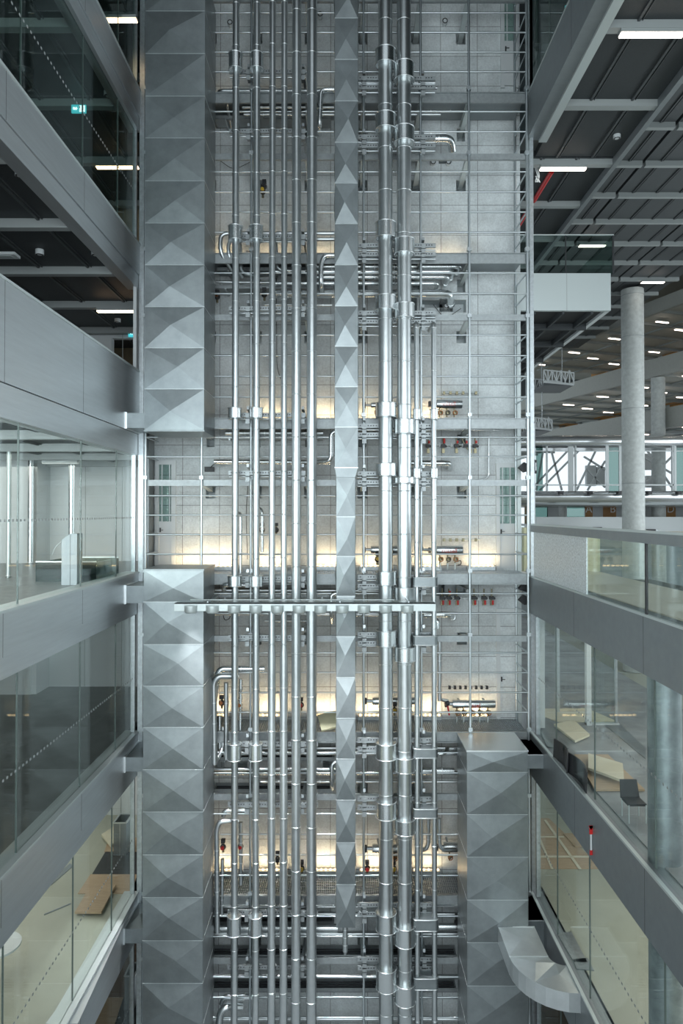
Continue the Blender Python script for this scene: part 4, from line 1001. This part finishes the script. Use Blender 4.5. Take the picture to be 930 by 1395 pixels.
# ================================================================ lamps, signs and loose things
def clamp(name, label, x0, x1, y, z, m_='lamp', h=.07, d=.16, group='ceiling tube lamps'):
    t = thing(name, label, 'lamp', group)
    MB().box(x0, x1, y - d / 2, y + d / 2, z, z + h).done('housing', M['ceilbeam'], t)
    MB().box(x0 + .01, x1 - .01, y - d / 2 + .01, y + d / 2 - .01, z - .03, z).done('diffuser', M[m_], t); return norm(t)
Yl = 18.55
clamp('tube_lamp', 'warm tube lamp on the dark ceiling at the top left corner by the duct', XP(141, 15.95), XP(184, 15.95), 15.95, 11.62, group='warm lamps on the left ceilings')
clamp('tube_lamp', 'warm tube lamp behind glass beside the upper left duct, second from the top', XP(129, Yl), XP(187, Yl), Yl, 9.45, group='warm lamps on the left ceilings')
clamp('tube_lamp', 'warm thin tube lamp over the doorway left of the upper duct, third from the top', XP(131, Yl), XP(187, Yl), Yl, 5.50, group='warm lamps on the left ceilings')
clamp('tube_lamp', 'dim tube lamp in the eye level room behind the glass', XP(58, 18.5), XP(106, 18.5), 18.5, 1.35, 'white', group='warm lamps on the left ceilings')
clamp('tube_lamp', 'brightest tube lamp at the top right corner', XP(847, 13.2), XP(935, 13.2), 13.2, 9.33, 'lamp_w', group='white lamps on the right ceiling')
clamp('tube_lamp', 'white tube lamp on the ceiling right of the shaft below the red pipe', XP(737, 18.4), XP(800, 18.4), 18.4, 9.33, 'lamp_w', group='white lamps on the right ceiling')
for i, (pa, pb, y, w_) in enumerate([(790, 826, 33.8, 'seen through the balcony glass'), (875, 906, 39.2, 'above the thick column'), (764, 777, 52.0, 'small one behind the dark soffit'), (799, 806, 28.6, 'tiny one right of the white lamp')]):
    clamp('tube_lamp', 'warm lamp on the great grey ceiling, %s' % w_, XP(pa, y), XP(pb, y), y, 13.28, 'lamp_w', .1, .25, 'lamps on the great ceiling')
# lamps under the terraces
rr = random.Random(3); nl = 0
for k, (zb, s) in enumerate([(13.85, p0), (9.45, p0), (5.9, p0 + NRM * .8)]):
    for row, nn in enumerate((2.2, 5.2, 8.6) if k < 2 else (1.4, 3.2, 5)):
        if k == 2 and row == 2: continue
        for j in range(8):
            tq = 6 + j * (4.4 if k else 5.0) + row * 1.3
            if k == 0 and tq > 42: continue
            q = along(s, tq, nn, zb + .0); u = NRM * .55
            t = thing('ceiling_lamp', 'short warm lamp under the %s hall terrace, %s row, %s from the near end' % (['upper', 'middle', 'lower'][k], ['front', 'middle', 'rear'][row], ['first', 'second', 'third', 'fourth', 'fifth', 'sixth', 'seventh', 'eighth'][j]), 'lamp', 'lamps under the %s terrace' % ['upper', 'middle', 'lower'][k])
            MB().beam(q - u, q + u, .12, .05).done('diffuser', M['lamp_w'], t)
            MB().beam(q - u + Vector((0, 0, .08)), q + u + Vector((0, 0, .08)), .2, .08).done('housing', M['ceilbeam'], t); norm(t)
# exit signs
def exit_sign(label, px, py, Y, w_=.34, h=.19):
    t = thing('exit_sign', label, 'sign', 'green exit signs'); a = P(px, py, Y); x, z = a.x, a.z
    MB().box(x - w_ / 2, x + w_ / 2, Y, Y + .04, z - h / 2, z + h / 2).done('housing', M['sign'], t)
    MB().box(x + .02, x + w_ / 2 - .02, Y - .005, Y, z - h / 2 + .02, z + h / 2 - .02).done('door_symbol', M['sign_w'], t)
    b = MB(); b.box(x - .13, x - .06, Y - .006, Y, z - .02, z + .02); b.add([(x - .06, Y - .006, z - .05), (x - .02, Y - .006, z), (x - .06, Y - .006, z + .05)], [(0, 1, 2)])
    b.ball((x - .10, Y - .01, z), .032, 8)
    b.done('arrow_symbol', M['sign_w'], t)
    MB().box(x - .01, x + .01, Y, Y + .02, z + h / 2, z + h / 2 + .12).done('hanger', M['steel'], t); return norm(t)
exit_sign('glowing green exit sign hanging behind the glass at upper left', 107, 148, 15.8)
exit_sign('small green exit sign above the doorway left of the upper duct', 182.5, 454, 21.2, .36, .22)
exit_sign('tiny green exit sign high at the right of the shaft', 775, 15, 17.4, .2, .3)
# detectors
for (px, py, zc, w_) in [(28, 236, 5.68, 'round white detector on the dark ceiling at far left'), (54, 344, 5.68, 'round detector on the left ceiling above the tall parapet'), (130, 345, 5.68, 'round detector on the left ceiling nearer the duct'), (147, 128, 9.62, 'round detector behind the upper left glass'),
                         (810, 55, 9.52, 'round detector at upper right near the bright lamp'), (738, 186, 9.52, 'round detector on the right ceiling beside the shaft'), (840, 186, 9.52, 'round detector on the right ceiling, middle of the panel'), (160, 437, 5.68, 'small detector above the left doorway')]:
    d0 = P(px, py, 1.0); s = zc / d0.z; p = d0 * s
    t = thing('smoke_detector', w_, 'detector', 'ceiling detectors')
    MB().tube([(p.x, p.y, p.z - .05), (p.x, p.y, p.z + .06)], .09, 20).done('base', M['white'], t); MB().torus((p.x, p.y, p.z - .05), .07, .015).done('grille_ring', M['dark'], t); norm(t)
d0 = P(10, 346, 1.0); p = d0 * (5.65 / d0.z)
t = thing('wireless_box', 'flat white rectangular device on the dark ceiling at the left edge', 'box')
MB().box(p.x - .3, p.x + .22, p.y - .14, p.y + .14, p.z - .06, p.z).done('casing', M['white'], t); MB().box(p.x - .2, p.x + .12, p.y - .08, p.y + .08, p.z - .07, p.z - .06).done('faceplate', M['lip'], t); norm(t)
# red sprinkler pipe in the right ceiling
t = thing('sprinkler_pipe', 'red sprinkler pipe in the open ceiling bay right of the shaft', 'pipe')
a, c = P(735, 312, 26.5), P(750, 283, 20.8)
MB().tube([(5.82, 19.0, 9.56), (5.82, 30, 9.56)], .07, 14).done('pipe_body', M['red'], t); norm(t)
t = thing('loose_cable', 'bunch of loose white cables hanging from the ceiling bay beside the shaft', 'cable')
for k in range(3): MB().tube(arcs([P(728 + 2 * k, 226, 18.7), P(733 + k, 243, 18.7), P(736 - 4 * k, 250, 18.7), P(729 + k, 240, 18.7)], .15), .012, 6).done('cable_strand', M['white'], t)
norm(t)
# white lattice gondolas in the hall
def gondola(label, pa, pb, ya, yb2, Y):
    t = thing('lattice_gantry', label, 'gantry', 'white lattice gantries'); 
    x0, x1 = XP(pa, Y), XP(pb, Y); z1, z0 = ZP(ya, Y), ZP(yb2, Y)
    for y in (Y, Y + 3.0):
        MB().beam((x0, y, z0), (x1, y, z0 - .2), .1, .14).beam((x0, y, z1), (x1, y, z1 - .2), .08, .08).done('chord', M['white'], t)
        b = MB(); n_ = 7
        for k in range(n_ + 1):
            q = x0 + (x1 - x0) * k / n_; b.beam((q, y, z0 - .2 * k / n_), (q, y, z1 - .2 * k / n_), .07, .07, (0, 1, 0))
            if k < n_: b.beam((q, y, z0 if k % 2 else z1), (q + (x1 - x0) / n_, y, z1 if k % 2 else z0), .06, .06, (0, 1, 0))
        b.done('lattice', M['white'], t)
    MB().box(x0, x1, Y, Y + 3, z0 - .25, z0 - .1).done('deck', M['ceil_l'], t)
    for q in (.15, .85): x = x0 + (x1 - x0) * q; MB().tube([(x, Y + 1.5, z0 - .2), (x, Y + 1.5, 13.5)], .03, 6).done('hanger_rod', M['steel'], t)
    return norm(t)
gondola('white lattice gantry hanging under the far ceiling right of the cage', 741, 782, 504, 520, 46)
gondola('lower white lattice gantry seen just right of the cage', 720, 752, 568, 582, 47)
# lettering on the timber panels of the hall
t = thing('wall_letter', 'white letter A on the timber panel under the curved bridge', 'letter', 'white letters in the hall'); text('A', .75, M['whitetxt'], t, (XP(802, 49.9), 49.93, ZP(694, 49.9))); norm(t)
t = thing('wall_letter', 'white letter B on the timber panel under the curved bridge', 'letter', 'white letters in the hall'); text('B', .75, M['whitetxt'], t, (XP(834.5, 49.9), 49.93, ZP(694, 49.9))); norm(t)
t = thing('wall_letter', 'white letter D at the right end under the curved bridge', 'letter', 'white letters in the hall'); text('D', .75, M['whitetxt'], t, (XP(913.5, 49.9), 49.93, ZP(694, 49.9))); norm(t)
for i, (px, py) in enumerate([(755, 717.5), (814, 720), (887, 723)]):
    t = thing('parapet_spot', 'small black spotlight on the far white parapet, %s of three' % ['leftmost', 'middle', 'rightmost'][i], 'lamp', 'black spots on far parapet'); p = P(px, py, 45.8)
    MB().box(p.x - .25, p.x + .25, 45.7, 46.0, p.z - .08, p.z + .1).done('head', M['dark'], t); MB().box(p.x + .25, p.x + .6, 45.9, 46.0, p.z, p.z + .05).done('bracket', M['steel'], t); norm(t)
for i, px in enumerate((764, 804, 844, 884.5, 925)):
    t = thing('bridge_spot', 'small black spot under the bridge glazing, %s' % ['left of the others', 'left of the thick column', 'just left of the thick column', 'right of the thick column', 'at the right edge'][i], 'lamp', 'black spots on the curved bridge'); p = P(px, 671, 43.3)
    MB().box(p.x - .12, p.x + .12, 43.2, 43.6, p.z - .12, p.z + .06).done('head', M['dark'], t); MB().box(p.x - .22, p.x + .22, 43.3, 43.6, p.z + .06, p.z + .1).done('bracket', M['dark'], t); norm(t)
# black loudspeakers / cameras at the cage corner
for (px, py, w_) in [(714, 637, 'black angular bracket lamp on the right cage corner above the wall door'), (714, 802, 'black angular bracket lamp under the eye level platform corner'), (714, 818, 'second black bracket lamp just below, by the fascia end')]:
    t = thing('bracket_lamp', w_, 'lamp', 'black bracket lamps'); a = P(px, py, 17.5)
    MB().add([(a.x - .14, a.y, a.z), (a.x, a.y, a.z + .14), (a.x + .08, a.y, a.z + .1), (a.x + .08, a.y, a.z - .1), (a.x, a.y, a.z - .12), (a.x - .14, a.y + .15, a.z), (a.x, a.y + .15, a.z + .14), (a.x + .08, a.y + .15, a.z + .1), (a.x + .08, a.y + .15, a.z - .1), (a.x, a.y + .15, a.z - .12)],
             [(4, 3, 2, 1, 0), (5, 6, 7, 8, 9), (0, 1, 6, 5), (1, 2, 7, 6), (2, 3, 8, 7), (3, 4, 9, 8), (4, 0, 5, 9)]).done('head', M['dark'], t)
    MB().box(a.x + .08, a.x + .2, a.y + .05, a.y + .1, a.z - .02, a.z + .02).done('arm', M['steel'], t); norm(t)
t = thing('door_reader', 'tall narrow black device on the white post right of the cage', 'device'); a = P(728, 636, 17.3)
MB().box(a.x - .03, a.x + .03, 17.2, 17.3, a.z - .17, a.z + .17).done('casing', M['dark'], t); MB().box(a.x - .01, a.x + .01, 17.19, 17.2, a.z - .1, a.z + .1).done('faceplate', M['steel'], t); norm(t)

# ---- left rooms: loose things
def floorpt(px, py, z):
    d0 = P(px, py, 1.0); return d0 * (z / d0.z)
def sheet(name, label, corners, z, th, m_, cat='board', group=None, lift=0):
    pts = [floorpt(a, c, z + lift) for a, c in corners]
    return one(MB().prism([(p.x, p.y) for p in pts], z + lift, z + lift + th), name, M[m_], label, cat, group)
zf = -1.51
t = thing('control_cabinet', 'tall narrow galvanised cabinet with slanted top behind the eye level glass', 'cabinet')
a = floorpt(94, 797, zf); x0, x1 = XP(84, a.y), XP(105, a.y)
z1 = ZP(727, a.y); xm = XP(96, a.y)
b = MB(); b.add([(x0, a.y, zf), (x1, a.y, zf), (x1, a.y, z1), (xm, a.y, z1), (x0, a.y, z1 - .13), (x0, a.y + .3, zf), (x1, a.y + .3, zf), (x1, a.y + .3, z1), (xm, a.y + .3, z1), (x0, a.y + .3, z1 - .13)],
                 [(4, 3, 2, 1, 0), (5, 6, 7, 8, 9), (0, 1, 6, 5), (1, 2, 7, 6), (2, 3, 8, 7), (3, 4, 9, 8), (4, 0, 5, 9)])
b.done('body', M['fascia_d'], t); MB().box(xm - .004, xm + .004, a.y - .004, a.y, zf, z1).done('edge_fold', M['dark'], t)
MB().tube(arcs([(x0, a.y + .1, z1 - .15), (x0 - .12, a.y, z1 - .25), (x0 - .2, a.y, z1 - .45)], .1), .01, 6).done('cable', M['white'], t); norm(t)
t = thing('low_trough', 'low open glass-sided trough around the foot of the tall cabinet', 'trough')
x0, x1, ya_ = XP(49, 15.0), XP(131, 15.0), 15.0
MB().box(x0, x1, ya_, ya_ + .02, zf, zf + .42).box(x0, x1, ya_ + 1.5, ya_ + 1.52, zf, zf + .42).box(x0, x0 + .02, ya_, ya_ + 1.5, zf, zf + .42).box(x1 - .02, x1, ya_, ya_ + 1.5, zf, zf + .42).done('side_glass', M['glass_far'], t)
MB().box(x0, x1, ya_ - .01, ya_ + .03, zf + .42, zf + .45).box(x0, x1, ya_ + 1.49, ya_ + 1.53, zf + .42, zf + .45).done('top_edge', M['lip'], t); norm(t)
for (a1, a2, w_) in [((78, 786), (136, 787), 'long dark steel bar on the floor behind the tall cabinet'), ((112, 787), (135, 780), 'short dark steel bar lying askew beside the tall cabinet')]:
    u, v = floorpt(*a1, zf + .04), floorpt(*a2, zf + .04); one(MB().beam(u, v, .05, .05), 'steel_bar', M['dark'], w_, 'bar')
for i, y in enumerate((14.2, 17.8)):
    t = thing('room_pillar', 'slim bright metal pillar in the eye level room, %s' % ['at the far left edge', 'behind the tall cabinet'][i], 'pillar'); x = XP((42, 103)[i], 20.3)
    MB().tube([(x, 20.3 - .3 * i, -1.51), (x, 20.3 - .3 * i, 1.6)], .09, 20).done('shaft', M['pipe2'], t); MB().torus((x, 20.3 - .3 * i, -1.48), .1, .02).done('base_ring', M['seam'], t); norm(t)
for (x_, y_, w_) in [(XP(12, 16), 16.0, 'slim white post at the left edge behind the eye level glass')]:
    t = thing('room_pillar', w_, 'pillar'); MB().tube([(x_, y_, -1.51), (x_, y_, 1.6)], .05, 16).done('shaft', M['lip'], t); MB().torus((x_, y_, -1.48), .06, .015).done('base_ring', M['seam'], t); norm(t)

# level six (beige) left
zf = -9.42
sheet('opening_shade_sheet', 'black sheet standing for the shade in a rectangular floor opening, beside the boards', [(144, 1160), (187, 1160), (187, 1192), (125, 1192)], zf, .012, 'dark', 'opening')  # flat sheet, the darkness of the hole put into its colour
sheet('plywood_board', 'brown board lying flat right of the floor opening at lower left', [(147, 1147), (155, 1142), (187, 1142), (187, 1161), (142, 1161)], zf, .02, 'ply', 'board', 'boards on the olive floor')
sheet('plywood_board', 'flat brown board partly under the raised board at lower left', [(123, 1192), (187, 1192), (178, 1218), (106, 1218)], zf, .02, 'ply', 'board', 'boards on the olive floor')
sheet('plywood_board', 'raised brown board with pale edges lying in front of the floor opening', [(124, 1207), (158, 1207), (138, 1245), (102, 1245)], zf, .05, 'ply', 'board', 'boards on the olive floor', .06)
sheet('plywood_board', 'pale board lying askew left of the tall steel duct stub', [(138, 1139), (155, 1128), (160, 1143), (151, 1155)], zf, .05, 'plaster', 'board', 'boards on the olive floor', .05)
def stub(label, px, pyb, pyt, wpx, zf_, m_='duct', w2=None):
    t = thing('duct_upstand', label, 'duct', 'open duct upstands'); a = floorpt(px, pyb, zf_); Y = a.y; wd = wpx / F * Y / 2; zt_ = ZP(pyt, Y) ; dp = .55
    x0, x1, y0, y1 = a.x - wd, a.x + wd, Y, Y + dp
    b = MB(); g = .03
    b.box(x0, x0 + g, y0, y1, zf_, zt_).box(x1 - g, x1, y0, y1, zf_, zt_).box(x0 + g, x1 - g, y0, y0 + g, zf_, zt_).box(x0 + g, x1 - g, y1 - g, y1, zf_, zt_); b.done('casing', M[m_], t)
    b = MB(); 
    for (u, v) in (((x0, y0), (x1, y0)), ((x1, y0), (x1, y1)), ((x1, y1), (x0, y1)), ((x0, y1), (x0, y0))): b.beam((*u, zt_), (*v, zt_), .05, .02)
    b.done('rim', M['seam'], t)
    c = a.x; MB().box(c - .005, c + .005, y0 - .004, y0, zf_, zt_).done('seam', M['seam'], t); return norm(t)
stub('tall open steel duct stub standing by the floor opening at lower left', 163, 1166, 1121, 17, zf)
stub('dark open steel duct stub on the brown floor at the bottom left', 176, 1376, 1330, 13, -13.4, 'fascia_d')
sheet('opening_shade_sheet', 'black sheet standing for the shade in a slot beside the dark duct stub', [(168, 1360), (187, 1345), (187, 1395), (155, 1400)], -13.4, .012, 'dark', 'opening')  # no hole cut, its shade is this black sheet
sheet('plywood_board', 'large brown film faced board lying on the lowest left floor', [(140, 1360), (168, 1360), (155, 1400), (118, 1400)], -13.4, .03, 'ply', 'board')
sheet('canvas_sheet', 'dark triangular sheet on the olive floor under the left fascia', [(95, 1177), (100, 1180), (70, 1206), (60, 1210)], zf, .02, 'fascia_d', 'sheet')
u, v = floorpt(60, 1246, zf + .01), floorpt(96, 1231, zf + .01); one(MB().beam(u, v, .03, .02), 'floor_rod', M['fascia_d'], 'thin rod lying alone on the olive floor at lower left', 'rod')
t = thing('round_table_edge', 'white rounded table edge at the left border behind the lower glass', 'table')
p = floorpt(-4, 1288, -8.7); MB().tube([(p.x, p.y, -8.72), (p.x, p.y, -8.68)], .45, 40).done('table_top', M['white'], t); MB().tube([(p.x, p.y, -9.42), (p.x, p.y, -8.72)], .04, 12).done('leg', M['steel'], t); norm(t)
sheet('drain_grating', 'long ribbed metal grating strip along the lower left glass', [(167, 1255), (176, 1243), (106, 1395), (62, 1395)], zf, .01, 'fascia', 'grating')

# ---- right side loose things
zf = -5.45
sheet('plywood_board', 'pale timber board floor patch behind the white door post on the right', [(740, 966), (800, 966), (842, 984), (760, 984), (728, 972)], zf, .015, 'plaster', 'board', 'boards on the right grey floor')
sheet('plasterboard_sheet', 'pale plasterboard sheet lying askew nearest the shaft on the right', [(754, 989), (781, 983), (803, 1003), (783, 1012)], zf, .05, 'plaster', 'board', 'plasterboards on the right', .04)
sheet('plasterboard_sheet', 'larger pale plasterboard sheet lying across its stack on the right', [(801, 1029), (848, 1043), (850, 1067), (801, 1049)], zf, .05, 'plaster', 'board', 'plasterboards on the right', .12)
sheet('plasterboard_stack', 'low stack of timber and plasterboards under the tilted sheet', [(782, 1030), (828, 1030), (878, 1078), (810, 1078)], zf, .04, 'ply', 'board', 'plasterboards on the right', .01)
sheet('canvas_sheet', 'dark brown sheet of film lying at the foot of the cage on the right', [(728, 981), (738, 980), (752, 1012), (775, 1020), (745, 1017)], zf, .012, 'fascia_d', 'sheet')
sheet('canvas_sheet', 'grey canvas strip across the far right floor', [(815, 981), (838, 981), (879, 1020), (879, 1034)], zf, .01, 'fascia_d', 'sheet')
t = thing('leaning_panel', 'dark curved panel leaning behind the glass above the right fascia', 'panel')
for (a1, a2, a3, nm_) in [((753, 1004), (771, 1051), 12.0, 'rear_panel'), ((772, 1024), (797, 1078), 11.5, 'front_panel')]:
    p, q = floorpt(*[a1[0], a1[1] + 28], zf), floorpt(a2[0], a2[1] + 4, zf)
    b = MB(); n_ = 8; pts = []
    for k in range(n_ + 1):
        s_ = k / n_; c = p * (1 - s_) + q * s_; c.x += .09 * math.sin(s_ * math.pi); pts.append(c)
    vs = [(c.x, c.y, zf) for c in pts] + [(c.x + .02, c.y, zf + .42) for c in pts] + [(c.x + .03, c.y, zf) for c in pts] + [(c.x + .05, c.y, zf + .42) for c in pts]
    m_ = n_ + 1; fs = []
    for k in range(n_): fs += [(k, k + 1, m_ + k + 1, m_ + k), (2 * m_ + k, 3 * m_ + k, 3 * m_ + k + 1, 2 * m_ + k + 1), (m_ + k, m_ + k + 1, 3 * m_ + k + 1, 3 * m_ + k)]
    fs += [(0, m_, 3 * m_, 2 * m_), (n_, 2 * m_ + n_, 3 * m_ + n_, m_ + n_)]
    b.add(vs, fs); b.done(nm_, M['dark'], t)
norm(t)
t = thing('black_chair', 'black chair with pale tube frame beside the steel cased column at the right', 'chair')
p = floorpt(862, 1122, zf); x, y = p.x + .08, p.y
MB().box(x - .16, x + .16, y, y + .3, zf + .30, zf + .34).done('seat', M['dark'], t)
MB().add([(x - .17, y + .3, zf + .32), (x + .17, y + .3, zf + .32), (x + .15, y + .38, zf + .62), (x - .15, y + .38, zf + .62), (x - .17, y + .33, zf + .32), (x + .17, y + .33, zf + .32), (x + .15, y + .41, zf + .62), (x - .15, y + .41, zf + .62)], [(0, 1, 2, 3), (7, 6, 5, 4), (0, 3, 7, 4), (1, 5, 6, 2), (3, 2, 6, 7)]).done('backrest', M['dark'], t)
for (sx, sy) in ((-1, 0), (1, 0), (-1, 1), (1, 1)): MB().tube([(x + sx * .15, y + sy * .3, zf), (x + sx * .15, y + sy * .3, zf + .32)], .012, 8).done('leg', M['lip'], t)
norm(t)
t = thing('marking_clip', 'red and white clip hanging on the face of the right fascia', 'clip')
xx = XR - .03; yy = (xx) * F / (803 - 468); za, zb_ = ZP(1125, yy), ZP(1165, yy)
MB().box(xx - .03, xx + .03, yy, yy + .02, za - .16, za).add([(xx - .05, yy, za), (xx + .05, yy, za), (xx, yy, za - .08)], [(0, 1, 2)]).done('red_end', M['red'], t)
MB().box(xx - .015, xx + .015, yy, yy + .02, zb_ + .09, za - .16).done('white_grip', M['white'], t); MB().box(xx - .025, xx + .025, yy, yy + .02, zb_, zb_ + .09).done('red_end', M['red'], t); norm(t)
# level six right: tape grid and boards
zf = -9.42
sheet('plywood_board', 'brown protective board with taped joints on the lower right floor', [(728, 1115), (747, 1115), (821, 1184), (728, 1184)], zf, .012, 'ply', 'board', 'boards on the lower right floor')
sheet('plywood_board', 'smaller orange board on the lower right floor under the fascia', [(767, 1136), (792, 1136), (803, 1154), (783, 1154)], zf, .02, 'ply', 'board', 'boards on the lower right floor', .012)
t = thing('tape_grid', 'pale tape lines across the brown board on the lower right floor', 'tape')
for (a1, a2, w_) in [((728, 1140), (768, 1140), .08), ((728, 1167), (812, 1167), .1), ((742, 1117), (790, 1184), .08), ((732, 1135), (752, 1184), .06)]:
    u, v = floorpt(*a1, zf + .02), floorpt(*a2, zf + .02); MB().beam(u, v, w_, .006).done('tape_strip', M['plaster'], t)
norm(t)
wire('black cable lying in a bend on the lower right floor by the glass', [(728, 1197, 0)] and [(728, 1197, 0)][:0] or [(729, 1197, 17.4), (740, 1222, 17.0), (770, 1223, 16.9)], .02)
for i, cs in enumerate([[(758, 1272), (778, 1270), (800, 1312), (782, 1312)], [(780, 1308), (800, 1306), (809, 1323), (785, 1321)]]):
    sheet('floor_hatch', 'thin grey %s on the lower right floor' % ['floor hatch lid standing slightly proud', 'steel angle at the end of the hatch'][i], cs, zf, .02, ['steel', 'fascia_d'][i], 'hatch')
# sheet of yellow insulation on the platform
t = thing('insulation_offcut', 'pale yellow insulation offcut lying on the platform left of the narrow duct', 'offcut')
p = P(447, 985, 17.05); MB().obox(p + Vector((0, .1, .02)), (.22, .05, .04), (-.06, .24, .12), (0, -.01, .02)).done('foam_slab', M['paper'], t); norm(t)
for r_ in list(ROOTS): norm(r_)
